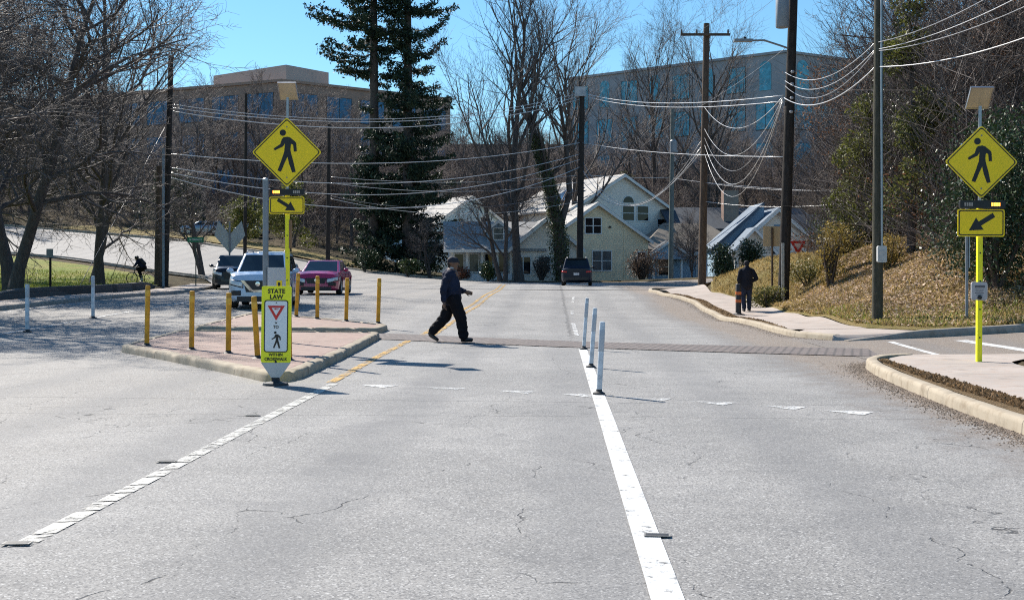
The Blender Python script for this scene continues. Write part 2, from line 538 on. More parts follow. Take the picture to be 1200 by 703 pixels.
def concrete(name, c, tan=(.3,.24,.17), joint=1.5, axis=1):
    m, t, bs = nodes(name)
    co = world_co(t)
    a = noise(t, co, .8, 8); b = noise(t, co, 6, 6); cc = noise(t, co, 90, 3, .8)
    col = mix(t, ramp(t, a, .35, .68), c, [x*1.18 for x in c])
    col = mix(t, mathn(t, 'MULTIPLY', ramp(t, b, .45, .72), .6), col, tan)
    col = mix(t, mathn(t, 'MULTIPLY', ramp(t, noise(t, co, 2.3, 7, .7), .52, .7), .45), col, [x*.45 for x in c])
    col = mix(t, mathn(t, 'MULTIPLY', ramp(t, cc, .5, .8), .35), col, [x*.5 for x in c])
    if joint:
        sx = N(t, 'ShaderNodeSeparateXYZ'); t.links.new(co, sx.inputs[0])
        fr = mathn(t, 'FRACT', mathn(t, 'DIVIDE', sx.outputs[axis], joint))
        j = mathn(t, 'SUBTRACT', 1.0, ramp(t, mathn(t, 'ABSOLUTE', mathn(t, 'SUBTRACT', fr, .5)), .004/joint, .014/joint))
        col = mix(t, mathn(t, 'MULTIPLY', j, .75), col, (.07,.06,.05))
    t.links.new(col, bs.inputs['Base Color']); bs.inputs['Roughness'].default_value = .88
    bs.inputs['Specular IOR Level'].default_value = .25
    bump(t, bs, cc, .3, .006)
    return m
M_WALK = concrete('pavement_concrete', (.36,.315,.28), (.40,.30,.24), 1.6)
M_KERB = concrete('kerb_concrete', (.35,.30,.23), (.22,.17,.115), 3.0)
M_KERBG = concrete('grey_kerb_concrete', (.30,.27,.235), (.2,.16,.12), 3.0)
M_PAVER = brick('brick_pavers', (.24,.15,.125), (.33,.23,.19), (.30,.25,.21), 3.2, .6)
M_BAND = brick('brick_band', (.19,.15,.14), (.27,.225,.205), (.045,.042,.042), 2.3, (0,0,math.radians(60)), ms=.06)

def paint(name, c, wear=.5, keep=.62):
    """road paint, worn through in places"""
    m, t, bs = nodes(name)
    co = world_co(t)
    f = noise(t, co, 14, 6, .75); g = noise(t, co, 2.0, 5, .7)
    w = ramp(t, mathn(t, 'ADD', mathn(t, 'MULTIPLY', f, .55), mathn(t, 'MULTIPLY', g, .45)), keep-.05, keep+.05)
    col = mix(t, ramp(t, noise(t, co, 60, 3), .4, .7), c, [x*.84 for x in c])
    col = mix(t, mathn(t, 'MULTIPLY', ramp(t, noise(t, co, 3.5, 6, .7), .42, .72), .6), col, [x*.55 for x in c])
    t.links.new(col, bs.inputs['Base Color']); bs.inputs['Roughness'].default_value = .6
    tr = N(t, 'ShaderNodeBsdfTransparent'); ms = N(t, 'ShaderNodeMixShader')
    t.links.new(mathn(t, 'MULTIPLY', w, wear), ms.inputs[0]); t.links.new(bs.outputs[0], ms.inputs[1]); t.links.new(tr.outputs[0], ms.inputs[2])
    t.links.new(ms.outputs[0], t.nodes['Material Output'].inputs[0])
    bump(t, bs, f, .2, .003)
    return m
M_WHITE_P = paint('white_road_paint', (.66,.66,.645), .8, .575)
M_FADED_P = paint('faded_white_road_paint', (.78,.78,.76), .95, .49)
M_YELLOW_P = paint('yellow_road_paint', (.62,.36,.06), .9, .49)

# ---- the ground sheet
xs = np.unique(np.r_[np.linspace(-420,-70,22), np.linspace(-70,-24,34), np.linspace(-24,24,97), np.linspace(24,70,34), np.linspace(70,420,22)])
ys = np.unique(np.r_[np.linspace(-120,-8,14), np.linspace(-8,70,140), np.linspace(70,140,71), np.linspace(140,300,60), np.linspace(300,900,20)])
GX, GY = np.meshgrid(xs, ys, indexing='ij')
GZ = HH(GX, GY)
def inpoly(x, y, poly):
    r = np.zeros(x.shape, bool); n = len(poly)
    for i in range(n):
        x0, y0 = poly[i]; x1, y1 = poly[(i+1) % n]
        c = ((y0 > y) != (y1 > y)) & (x < (x1-x0)*(y-y0)/((y1-y0) if y1 != y0 else 1e-9) + x0)
        r ^= c
    return r
KERB_R1 = [(4.12,-12),(4.15,2),(4.24,10),(4.42,14.5),(4.66,17.1),(5.0,18.25),(5.7,18.8)]
KERB_R2 = [(5.85,24.2),(5.4,25.4),(5.25,26.6),(5.32,36),(5.32,46),(4.9,54),(4.75,58.5),(5.6,61.3),(8.5,63.2),(16,65),(60,66.5)]
KERB_SIDE_N = [(6.1,23.9),(7.6,24.45),(10.3,25.1),(16,25.6),(40,26)]
KERB_L = [(-16.7,-12),(-16.7,34),(-16.75,50),(-17.3,58),(-19.5,67),(-23.5,77.5),(-32.6,87.5),(-44,99.5),(-60,107.5),(-90,118)]
PAVED = [(-19.2,-12),(-19.0,50),(-19.6,57),(-22,66),(-26,76),(-34,86),(-45,98),(-60,106),(-90,116),(-90,140),(-57,132),(-38,119.5),(-27,109),(-14.5,99.5),(0,88),(14,82),(60,83),(60,66),
         (16,64.5),(8.6,62.8),(7.9,58),(8.0,50),(8.0,42),(7.6,34),(7.2,28),(7.4,25.2),(10.3,25.7),(40,26.5),(40,18.6),(7.4,18.2),(6.7,17),(6.7,-12)]
inside = inpoly(GX, GY, PAVED)
GZ = np.where(inside, GZ - .12, GZ + .10)
rough = np.array([mnoise.noise(Vector((x*.8, y*.8, 0))) for x, y in zip(GX.ravel(), GY.ravel())]).reshape(GX.shape)
GZ += np.where(inside, 0, .07*rough)
nx, ny = GX.shape
i, j = np.meshgrid(np.arange(nx-1), np.arange(ny-1), indexing='ij'); q = (i*ny+j).ravel()
V = np.stack([GX.ravel(), GY.ravel(), GZ.ravel()], 1)
me = np_mesh('ground', V, np.stack([q, q+ny, q+ny+1, q+1], 1), M_SOIL, True)
tag(link_mesh('ground', me), kind='structure')
EARTH = .10

# ---- paved surfaces
ribbon('main_road', [(-16.72,-12),(-16.72,34),(-16.75,50),(-17.3,58),(-18,62)], [(4.14,-12),(4.24,10),(4.42,14.5),(5.0,18.25),(6.4,18.8),(6.4,24),(5.28,26.6),(5.34,36),(5.34,46),(4.95,54),(4.8,58.5),(5.6,61.3)], 130, 24, 0, M_ASPH)
ribbon('road_junction', [(-18,61),(-19.6,67),(-23.6,77.6),(-20,90),(-15,98)], [(60,66.4),(60,70),(60,74),(60,79),(60,82)], 30, 80, .004, M_ASPH)
ribbon('hill_road', [(-19.6,67),(-23.6,77.6),(-32.7,87.6),(-44,99.6),(-60,107.6),(-90,118.2)], [(0,86.5),(-15,98),(-28,108),(-38,118),(-57,130),(-90,139)], 70, 16, .008, M_ASPH)
ribbon('side_street', [(5.2,18.5),(7,18.5),(12,18.55),(40,18.5)], [(5.2,24.2),(7.5,24.35),(10.3,25.15),(40,26.05)], 40, 12, .006, M_ASPH)

kerb('near_kerb', KERB_R1, M_KERB, 1, .17, .14, 160)
kerb('far_kerb', KERB_R2, M_KERB, 1, .18, .13, 120)
kerb('side_street_kerb', KERB_SIDE_N, M_KERBG, -1, .16, .17, 90, taper=.06)
kerb('opposite_kerb', KERB_L, M_KERBG, -1, .17, .14, 150)
kerb('hill_road_kerb', [(2,88),(-15,98.2),(-28,108.2),(-38,118.2),(-57,130.2),(-90,139.2)], M_KERB, 1, .2, .16, 80)

M_VERGE = lawn_material('dead_verge', (.17,.115,.06), (.22,.15,.08), (.11,.075,.04))
ribbon('verge', [(4.30,-12),(4.40,10),(4.60,14.5),(4.83,17.0),(5.1,17.9)], [(4.78,-12),(4.88,10),(5.02,14.5),(5.05,17.0),(5.15,17.85)], 60, 4, .125, M_VERGE)
ribbon('pavement', [(4.76,-12),(4.86,10),(5.00,14.5),(5.03,17.0),(5.13,17.85),(5.75,18.75)], [(6.6,-12),(6.6,10),(6.6,15.5),(6.7,17),(7.4,17.9),(9.0,18.65)], 70, 6, .12, M_WALK)
# corner ramp down to the side street and its concrete lip
ribbon('ramp', [(5.72,18.72),(7.2,18.7),(9.0,18.63)], [(5.75,19.12),(7.2,19.12),(9.2,19.1)], 20, 3, .05, concrete('lip_concrete', (.52,.49,.45), (.4,.35,.3), 0))
ribbon('verge', [(5.43,27.2),(5.50,36),(5.50,45.9),(5.08,54)], [(5.5,27.2),(5.95,36),(5.85,45.9),(5.45,54)], 50, 4, .125, M_VERGE)
ribbon('pavement', [(5.44,26.6),(5.93,36),(5.83,45.9),(5.43,54),(5.3,58)], [(7.1,26.2),(7.55,36),(7.6,45.9),(7.3,54),(7.3,61)], 60, 6, .12, M_WALK)
ribbon('pavement', [(5.9,24.28),(5.5,25.2),(5.44,26.6)], [(8.2,24.75),(7.6,25.4),(7.1,26.2)], 12, 6, .116, M_WALK, dip=.10)
ribbon('path', [(7.2,57.5),(8.5,63.0),(16,64.9),(60,66.3)], [(8.2,57.5),(9.2,61.6),(16,63.5),(60,64.9)], 30, 4, .11, M_WALK)
ribbon('pavement', [(-16.87,-12),(-16.87,34),(-16.9,50),(-17.45,58),(-19.7,67)], [(-18.6,-12),(-18.6,34),(-18.6,50),(-19.1,57),(-21.4,67.8)], 90, 5, .125, M_WALK)
ribbon('lawn', [(-19.9,30),(-20.1,52),(-21,60),(-23,68),(-27,77),(-35,86),(-46,97),(-60,105)], [(-40,30),(-46,52),(-50,60),(-54,68),(-58,75),(-62,82),(-66,90),(-72,99)], 60, 40, .16, M_LAWN)
ribbon('dry_lawn', [(-14.8,99.4),(-27.5,109.3),(-37.5,119.5),(-57,131.5)], [(-12,103),(-24,114),(-35,124),(-54,136)], 30, 6, .16, M_DRY)
ribbon('dry_lawn', [(7.12,26.25),(7.55,34),(7.56,42),(7.58,46),(7.3,54),(7.9,58),(9.25,61.5),(16,63.4),(40,64.6)], [(14,26.8),(14,33),(14.5,42),(15,47),(15.5,50),(16,53),(18,56),(20,57),(40,58)], 90, 30, .17, M_DRY, dip=.05)
ribbon('dry_lawn', [(7.1,26.22),(7.6,25.42),(8.2,24.78),(10.3,25.28),(16,25.78),(40,26.2)], [(7.3,26.9),(8.0,26.9),(9,26.9),(10.8,27.2),(16,27.4),(40,28)], 60, 8, .176, M_DRY, dip=.05)
ribbon('planting_bed', [(-12,99),(0,89.2),(8,85.5)], [(-12,106),(0,107),(8,107)], 40, 14, .13, lawn_material('ivy_ground', (.035,.045,.018), (.075,.06,.035), (.03,.04,.012)))

ribbon('ramp', [(5.8,24.08),(6.6,24.12),(7.4,24.40),(8.25,24.70)], [(5.9,24.32),(6.6,24.46),(7.4,24.62),(8.25,24.80)], 24, 4, .119, M_WALK, dip=.115)
# ---- brick crossing band, from the refuge to the right-hand kerb
ribbon('brick_crosswalk', [(-8.3,25.2),(-3.6,24.4),(0,22.35),(5.6,19.7)], [(-8.3,26.7),(-3.6,26.2),(0,24.2),(5.9,21.7)], 60, 6, .012, M_BAND)

# ---- painted markings
def stripe(name, pts, w, m, off=.010, n=60):
    p = resample(pts, n); d = np.gradient(p, axis=0); d = d/np.hypot(d[:, 0], d[:, 1])[:, None]
    nn = np.stack([-d[:, 1], d[:, 0]], 1)*w/2
    return ribbon(name, p+nn, p-nn, n, 2, off, m)
stripe('lane_line', [(.505,-4),(.515,5.2),(.53,21.9)], .155, M_WHITE_P, .006, 120)
stripe('lane_line', [(.50,26),(.5,31)], .10, M_FADED_P)
stripe('lane_line', [(.55,36),(.6,39.5)], .10, M_FADED_P)
stripe('lane_line', [(.7,45),(.8,48.5)], .10, M_FADED_P)
stripe('centre_line', [(-2.98,15.3),(-3.05,20),(-3.05,24.2)], .13, M_YELLOW_P)
stripe('centre_line', [(-2.72,25.5),(-2.70,40),(-2.85,60),(-3.2,75)], .12, M_YELLOW_P)
stripe('centre_line', [(-2.98,25.5),(-2.96,40),(-3.1,60),(-3.45,75)], .12, M_YELLOW_P)
stripe('edge_line', [(-12.15,22),(-12.25,27),(-12.4,34),(-12.8,46),(-13.4,56)], .13, M_FADED_P)
stripe('edge_line', [(-16.2,10),(-16.2,46)], .12, M_FADED_P)
# taped line along the middle of the foreground: short slanted blocks
lm = MB()
y = 6.25
while y < 15.0:
    ln = R.uniform(.24,.31)*(1+ (y-6)*.02)
    x = -2.91
    w = .062
    sl = .03
    z = .006
    j = [0,0,0,0]
    lm.add([(x-w,y+j[0],H(x,y)+z),(x+w,y+sl+j[1],H(x,y)+z),(x+w,y+sl+ln+j[2],H(x,y+ln)+z),(x-w,y+ln+j[3],H(x,y+ln)+z)], [(0,1,2,3)])
    y += ln + R.uniform(.028,.045)
tag(lm.build('lane_line', paint('block_line_paint', (.52,.51,.47), .9, .525)), kind='structure')
# yield teeth
tm = MB()
for px, py in ((442,452.5),(522,455.5),(606,459.5),(682,463.5),(762,468),(838,472),(920,477),(999,483)):
    Yd = EYE*F/(py-VY); X = (px-VX)*Yd/F
    a, b = .22, .36
    if px in (999, 920, 838):
        pts = [(X-.25,Yd+.20),(X+.25,Yd+.08),(X+.06,Yd-.20)]
    else:
        pts = [(X-.26,Yd+.20),(X+.26,Yd+.12),(X+.10,Yd-.18)]
    tm.add([(x, y, H(x, y)+.006) for x, y in pts], [(2,1,0)])
tag(tm.build('yield_teeth', paint('teeth_paint', (.72,.72,.70), .9, .50)), kind='structure')
stripe('crosswalk_line', [(6.88,23.6),(6.68,19.9)], .14, M_WHITE_P)
stripe('crosswalk_line', [(8.35,23.7),(8.6,21.8),(8.65,20.0)], .3, M_WHITE_P)
stripe('stop_line', [(6.7,20.1),(8.8,20.2)], .12, M_FADED_P, .009)

# ---- refuge islands
def island(name, poly, wk=.10, hk=.135):
    """kerb ring with rounded lumps and a paved top inside it"""
    n = len(poly)
    pts = []
    for i in range(n):
        a, b = Vector(poly[i]), Vector(poly[(i+1) % n])
        m_ = max(2, int((b-a).length/.12))
        for k in range(m_): pts.append(a.lerp(b, k/m_))
    # soften corners
    for _ in range(6):
        pts = [(pts[i-1]+pts[i]*2+pts[(i+1) % len(pts)])/4 for i in range(len(pts))]
    cen = sum(pts, Vector((0,0)))/len(pts)
    prof = [(0,-.06),(.012,hk*.6),(.026,hk*.9),(.055,hk),(wk+.07,hk+.002),(wk+.085,hk-.03)]
    vs, fs = [], []; k = len(prof); m_ = len(pts)
    acc = 0
    for i, p in enumerate(pts):
        d = (pts[(i+1) % m_]-pts[i-1]).normalized(); nr = Vector((-d.y, d.x))
        if nr.dot(cen-p) < 0: nr = -nr
        acc += (pts[(i+1) % m_]-p).length
        gap = .75 if (acc % .95) < .1 else 1.0
        wb = .012*mnoise.noise(Vector((p.x*2, p.y*2, 9)))
        for a, z in prof:
            q = p + nr*(a+wb)
            vs.append((q.x, q.y, H(q.x, q.y)+z*(gap if z > 0 else 1)+wb))
    for i in range(m_):
        i2 = (i+1) % m_
        for j in range(k-1):
            fs.append((i*k+j, i*k+j+1, i2*k+j+1, i2*k+j))
    me = bpy.data.meshes.new(name+'_kerb'); me.from_pydata(vs, [], fs); me.materials.append(M_KERB); fixnormals(me)
    me.polygons.foreach_set('use_smooth', [True]*len(fs)); me.set_sharp_from_angle(angle=math.radians(55))
    tag(link_mesh(name+'_kerb', me), kind='structure')
    top = []
    for i, p in enumerate(pts):
        d = (pts[(i+1) % m_]-pts[i-1]).normalized(); nr = Vector((-d.y, d.x))
        if nr.dot(cen-p) < 0: nr = -nr
        q = p+nr*(wk+.072); top.append((q.x, q.y, H(q.x, q.y)+hk-.018))
    tb = MB(); tb.v = top; tb.f = [tuple(range(m_))]
    me = tb.mesh(name, M_PAVER); fixnormals(me)
    if me.polygons[0].normal.z < 0: me.flip_normals()
    tag(link_mesh(name, me), kind='structure')
island('traffic_island', [(-7.95,21.0),(-6.4,19.0),(-4.6,16.5),(-3.75,15.2),(-3.5,15.6),(-3.55,19),(-3.75,25.0),(-8.35,25.4)])
island('traffic_island', [(-8.4,26.6),(-3.98,26.2),(-3.95,27.6),(-5.2,29.0),(-6.9,30.6),(-8.3,31.4)])
# brown earth mound at the corner
mv = MB()
nu, nv = 24, 14
for iu in range(nu):
    for iv in range(nv):
        x = 6.75 + 4.2*iu/(nu-1); y_ = 12.5 + 6.2*iv/(nv-1)
        e = max(0, 1-((x-9.2)/2.45)**2-((y_-15.6)/3.1)**2)
        mv.v.append((x, y_, H(x, y_)+.04+.42*e**.7+.03*mnoise.noise(Vector((x*3, y_*3, 0)))))
for iu in range(nu-1):
    for iv in range(nv-1):
        mv.f.append((iu*nv+iv, (iu+1)*nv+iv, (iu+1)*nv+iv+1, iu*nv+iv+1))
tag(mv.build('earth_mound', M_VERGE, smooth=180), kind='structure')
# ------------------------------------------------------------------ plants
def bark(name, c, c2):
    m, t, bs = nodes(name)
    co = obj_co(t)
    mp = N(t, 'ShaderNodeMapping'); mp.inputs['Scale'].default_value = (1,1,.2); t.links.new(co, mp.inputs[0])
    f = noise(t, mp.outputs[0], 14, 6, .7); g = noise(t, co, 1.3, 5)
    col = mix(t, ramp(t, f, .35, .7), c, c2)
    col = mix(t, mathn(t, 'MULTIPLY', ramp(t, g, .5, .75), .5), col, [x*.55 for x in c])
    t.links.new(col, bs.inputs['Base Color']); bs.inputs['Roughness'].default_value = .9; bs.inputs['Specular IOR Level'].default_value = .2
    bump(t, bs, f, .8, .03)
    return m
M_BARK = bark('dark_bark', (.075,.06,.055), (.13,.11,.095))
M_TWIG = mat('grey_twigs', (.125,.105,.097), .7, .3, 1.5, spec=.3)
M_TWIG_W = mat('brown_twigs', (.175,.14,.125), .75, .35, 1.0, spec=.3)
M_BARK_W = bark('grey_brown_bark', (.085,.07,.062), (.15,.125,.11))

class Tree:
    """a leafless tree grown branch by branch: trunk and limbs in one list of tubes, branches and twigs in another"""
    def __init__(self, seed, height=14, r0=.22, levels=4, spread=.75, up=.25, first=.28, counts=(11,8,6,5), ratio=.55, stems=1, lean=0, wig=.16, minr=.006, droop=0., len0=.62, flat=0):
        self.r = random.Random(seed); self.big = []; self.fine = []
        self.a = dict(levels=levels, spread=spread, up=up, counts=counts, ratio=ratio, wig=wig, minr=minr, droop=droop, first=first)
        for s in range(stems):
            az = self.r.uniform(0, 6.28)
            tilt = lean + (self.r.uniform(.12,.4) if stems > 1 else self.r.uniform(0,.06))
            d = Vector((math.cos(az)*math.sin(tilt), math.sin(az)*math.sin(tilt), math.cos(tilt)))
            self.grow(Vector((math.cos(az)*r0*.7*(stems > 1), math.sin(az)*r0*.7*(stems > 1), -.25)), d, height*self.r.uniform(.85,1.05)*(len0+.25), r0*(1 if stems == 1 else .75), 0)
    def grow(self, p, d, L, rad, lv):
        r, a = self.r, self.a
        n = 9 if lv == 0 else (6 if lv == 1 else (4 if lv == 2 else 3))
        pts, rads = [p], [rad*(1.35 if lv == 0 else 1)]
        seg = L/n
        trop = (a['up'] if lv < 3 else a['up']*.6)
        for i in range(n):
            j = Vector((r.gauss(0,1), r.gauss(0,1), r.gauss(0,.7)))*a['wig']*(.5 if lv == 0 else 1.1)
            d = (d + j + Vector((0,0,trop*.30 - a['droop']*(.25 if lv > 1 else 0)))).normalized()
            p = p + d*seg
            pts.append(p)
            rads.append(max(a['minr']*.5, rad*(1-(i+1)/n*(.75 if lv == 0 else .8))))
        (self.big if lv <= 1 else self.fine).append((pts, rads, 7 if lv == 0 else (5 if lv == 1 else (4 if lv == 2 else 3))))
        if lv >= a['levels']: return
        c = a['counts'][lv]
        c = max(2, int(c*r.uniform(.8,1.2)))
        f0 = a['first'] if lv == 0 else .22
        for k in range(c):
            t = f0 + (1-f0)*(k+r.random())/c
            t = min(t, .985)
            x = t*n; i = int(x); fr = x-i
            q = pts[i].lerp(pts[i+1], fr); rr = rads[i]+(rads[i+1]-rads[i])*fr
            dd = (pts[i+1]-pts[i]).normalized()
            az = r.uniform(0, 6.283) if lv else k*2.4+r.uniform(-.5,.5)
            o = dd.orthogonal().normalized(); o = Matrix.Rotation(az, 3, dd) @ o
            ang = a['spread']*r.uniform(.75,1.25)*(1.0 if lv == 0 else .95)
            nd = dd*math.cos(ang) + o*math.sin(ang)
            nl = L*a['ratio']*r.uniform(.7,1.15)*(1-.45*(t-f0) if lv == 0 else 1-.3*t)
            self.grow(q, nd, nl, max(a['minr'], min(rr*.72, rad*(.5 if lv else .42))), lv+1)

def tubes_mesh(name, tubes, m):
    Vs, Qs, b = [], [], 0
    for pts, rads, n in tubes:
        A = np.array([tuple(p) for p in pts]); k = len(A)
        D = np.empty_like(A); D[1:-1] = A[2:]-A[:-2]; D[0] = A[1]-A[0]; D[-1] = A[-1]-A[-2]
        D /= np.linalg.norm(D, axis=1)[:, None]+1e-9
        ref = np.array([0,0,1.]) if abs(D[0,2]) < .85 else np.array([1.,0,0])
        U = np.cross(D, ref); U /= np.linalg.norm(U, axis=1)[:, None]+1e-9
        W = np.cross(U, D)
        th = np.arange(n)*2*math.pi/n
        ring = A[:, None]+(U[:, None]*np.cos(th)[None, :, None]+W[:, None]*np.sin(th)[None, :, None])*np.array(rads)[:, None, None]
        Vs.append(ring.reshape(-1, 3))
        i, j = np.meshgrid(np.arange(k-1), np.arange(n), indexing='ij'); j2 = (j+1) % n
        Qs.append(np.stack([i*n+j, i*n+j2, (i+1)*n+j2, (i+1)*n+j], -1).reshape(-1, 4)+b)
        b += k*n
    return np_mesh(name, np.concatenate(Vs), np.concatenate(Qs), m, True)

def leaf_quads(C, size, rs, flat=0., asp=.5, hang=0.):
    """leaf-shaped quads at centres C"""
    n = len(C)
    d = rs.normal(size=(n,3)); d[:, 2] = d[:, 2]*(1-flat)-hang; d /= np.linalg.norm(d, axis=1)[:, None]+1e-9
    e = rs.normal(size=(n,3)); e -= (e*d).sum(1)[:, None]*d; e /= np.linalg.norm(e, axis=1)[:, None]+1e-9
    if flat:
        e[:, 2] *= (1-flat); 
    s = size*rs.uniform(.6,1.3,size=n)[:, None]
    nrm = np.cross(d, e)
    V = np.stack([C-d*s*.5, C+e*s*asp*.5+nrm*s*.08, C+d*s*.5, C-e*s*asp*.5+nrm*s*.08], 1).reshape(-1,3)
    return V, np.arange(4*n).reshape(n,4)

def leaf_mat(name, c, var=.4, rough=.45, trans=.25, spec=.5):
    return mat(name, c, rough, .25, .8, island=var, trans=trans, spec=spec)
M_CONIFER = leaf_mat('conifer_needles', (.026,.046,.026), .45, .6, .10, .25)
M_HOLLY = leaf_mat('glossy_dark_leaves', (.035,.06,.022), .45, .42, .08, .35)
M_OLIVE = leaf_mat('olive_leaves', (.115,.125,.032), .45, .5, .35, .25)
M_IVY = leaf_mat('ivy_leaves', (.06,.085,.025), .5, .35, .15)
M_BROWNLEAF = leaf_mat('withered_leaves', (.17,.085,.045), .5, .7, .3, .2)
M_LITTER = leaf_mat('fallen_leaf', (.47,.35,.25), .5, .7, .12, .25)
M_YELSHRUB = leaf_mat('yellowed_leaves', (.27,.20,.055), .5, .6, .3, .25)

def blob_points(n, rs, clumps):
    """points in and near the surface of a union of ellipsoid clumps"""
    w = np.array([c[3]*c[4]*c[5] for c in clumps])**.67; w /= w.sum()
    k = rs.choice(len(clumps), n, p=w)
    cl = np.array(clumps)[k]
    u = rs.normal(size=(n,3)); u /= np.linalg.norm(u, axis=1)[:, None]
    r = rs.uniform(.25,1,size=n)**.45
    r *= 1+.22*np.sin(u[:,0]*7+k)*np.cos(u[:,2]*6+k*2)+rs.normal(size=n)*.06
    return cl[:, :3]+u*r[:, None]*cl[:, 3:6]

def shrub(name, x, y, w, d, h, n, size, m, label, group=None, seed=1, cat='shrub', z=None, stems=7, lumpy=9, part='foliage'):
    rs = np.random.RandomState(seed)
    g = H(x, y)+EARTH if z is None else z
    o = empty(name, (x, y, g), 0, label, cat, group)
    cl = []
    for i in range(lumpy):
        a = rs.uniform(0,6.28); q = rs.uniform(.1,.62)
        hh = rs.uniform(.28,.78)
        s = rs.uniform(.30,.5)
        cl.append((math.cos(a)*q*w/2, math.sin(a)*q*d/2, hh*h, s*w/2*1.15, s*d/2*1.15, min(hh, 1-hh+.12)*h*.95))
    C = blob_points(n, rs, cl); C = C[(C[:, 2] > .02) & (C[:, 2] < h*1.1)]
    V, Q = leaf_quads(C, size, rs)
    link_mesh(part, np_mesh(part, V, Q, m), o)
    tb = []
    rr = random.Random(seed)
    for i in range(stems):
        a = rr.uniform(0,6.28); t = rr.uniform(.2,.8)
        p0 = Vector((rr.uniform(-.1,.1)*w*.3, rr.uniform(-.1,.1)*d*.3, -.15)); p1 = Vector((math.cos(a)*t*w*.25, math.sin(a)*t*d*.25, h*.45)); p2 = Vector((math.cos(a)*t*w*.42, math.sin(a)*t*d*.42, h*.85))
        tb.append(([p0, p1, p2], [.035*h**.5, .022*h**.5, .006], 5))
    link_mesh('stems', tubes_mesh('stems', tb, M_BARK), o)
    return o

def tree_parts(o, T, bm=M_BARK, tm=M_TWIG):
    link_mesh('trunk', tubes_mesh('trunk', T.big, bm), o)
    link_mesh('crown', tubes_mesh('crown', T.fine, tm), o)
    return o

# ---- kinds of bare tree, grown once each
KIND = {}
def kind(key, **kw):
    bm, tm = kw.pop('bark', M_BARK), kw.pop('twig', M_TWIG)
    T = Tree(**kw)
    KIND[key] = (tubes_mesh('trunk', T.big, bm), tubes_mesh('crown', T.fine, tm))
kind('vase', seed=11, height=20, r0=.34, spread=.62, up=.42, first=.2, counts=(15,9,7,5), ratio=.60, len0=.72, wig=.12, minr=.010)
kind('oak', seed=5, height=14, r0=.26, spread=.85, up=.18, first=.22, counts=(16,10,8,6), ratio=.58, wig=.22, minr=.009, len0=.6)
kind('oak_b', seed=23, height=13, r0=.23, spread=.95, up=.10, first=.18, counts=(17,10,8,6), ratio=.62, wig=.24, minr=.009, droop=.25, len0=.6)
kind('small', seed=9, height=7, r0=.17, spread=.8, up=.22, first=.22, counts=(10,8,7,5), ratio=.60, wig=.22, minr=.006, stems=2, len0=.55)
kind('wood_a', seed=31, height=15, r0=.22, spread=.55, up=.45, first=.2, counts=(15,9,7,5), ratio=.54, wig=.16, minr=.011, bark=M_BARK_W, twig=M_TWIG_W)
kind('wood_b', seed=37, height=13, r0=.20, spread=.7, up=.3, first=.15, counts=(16,9,7,5), ratio=.58, wig=.2, minr=.011, bark=M_BARK_W, twig=M_TWIG_W)
kind('wood_c', seed=41, height=11, r0=.18, spread=.75, up=.35, first=.1, counts=(13,9,7,5), ratio=.6, wig=.24, minr=.011, stems=2, bark=M_BARK_W, twig=M_TWIG_W)

def plant_tree(key, x, y, s, rz, label, group=None, name='bare_tree', cat='tree', sz=None, z=None):
    o = empty(name, (x, y, H(x, y)+.05 if z is None else z), rz, label, cat, group)
    o.scale = (s, s, s if sz is None else sz)
    link_mesh('trunk', KIND[key][0], o); link_mesh('crown', KIND[key][1], o)
    return o

# street-side trees on the left, from the road outwards
GL = 'bare trees along the opposite pavement'
plant_tree('oak', -21.6, 46, 1.05, 1.1, 'dark leaning bare tree at the lawn edge, nearest of three trunks in a clump', GL)
plant_tree('oak_b', -22.9, 48.5, 1.1, 2.3, 'dark bare tree standing in the middle of the clump of three trunks', GL)
plant_tree('oak', -24.2, 51.5, 1.15, 4.0, 'dark bare tree at the far end of the clump of three trunks', GL)
plant_tree('oak_b', -27.3, 68, 1.0, .4, 'low forked bare tree on the lawn beside the cyclist', GL)
plant_tree('vase', -24.5, 62, .8, 2.0, 'tall bare tree with two upright limbs behind the lawn trees', GL)
plant_tree('oak_b', -31, 57, 1.25, 5.1, 'wide bare tree at the back of the lawn', GL)
plant_tree('oak', -36, 72, 1.3, 3.3, 'broad bare tree near the hill road at the lawn corner', GL)
plant_tree('oak_b', -17.9, 33, .95, 3.9, 'bare tree overhanging the opposite pavement ahead of the lawn', GL)
plant_tree('oak', -20.5, 38, 1.05, 5.6, 'bare tree on the verge just before the clump of three trunks', GL)
plant_tree('small', -24.5, 80.5, 1.3, 1.0, 'small twiggy bare tree by the junction of the hill road', GL)

# trees among the houses
big_x, big_y = P(628, 0, 92)[0], 92
plant_tree('vase', big_x-1.2, 88.6, 1.02, .6, 'tallest bare tree with upright fan of branches, standing beside the ivy trunk', 'tall bare trees among the houses')
plant_tree('vase', P(664,0,111)[0], 111, 1.05, 2.9, 'tall bare tree behind the dark utility pole by the yellow house', 'tall bare trees among the houses')
plant_tree('vase', P(770,0,126)[0], 128, 1.0, 4.4, 'tall bare tree behind the yellow and grey houses', 'tall bare trees among the houses')
plant_tree('vase', P(842,0,118)[0], 121, .98, 5.5, 'tall bare tree behind the pole with the crossarm', 'tall bare trees among the houses')
plant_tree('wood_c', P(812,0,97)[0], 97, .55, 1.2, 'dark crooked bare tree in front of the tan roofed house', None)
plant_tree('small', P(590,0,87)[0], 87.5, 1.55, 2.2, 'slender forked bare tree in front of the white bungalow', None, sz=1.9)
plant_tree('small', P(505,0,95)[0], 95, .8, .7, 'small twiggy bare tree in front of the blue gabled house', None)

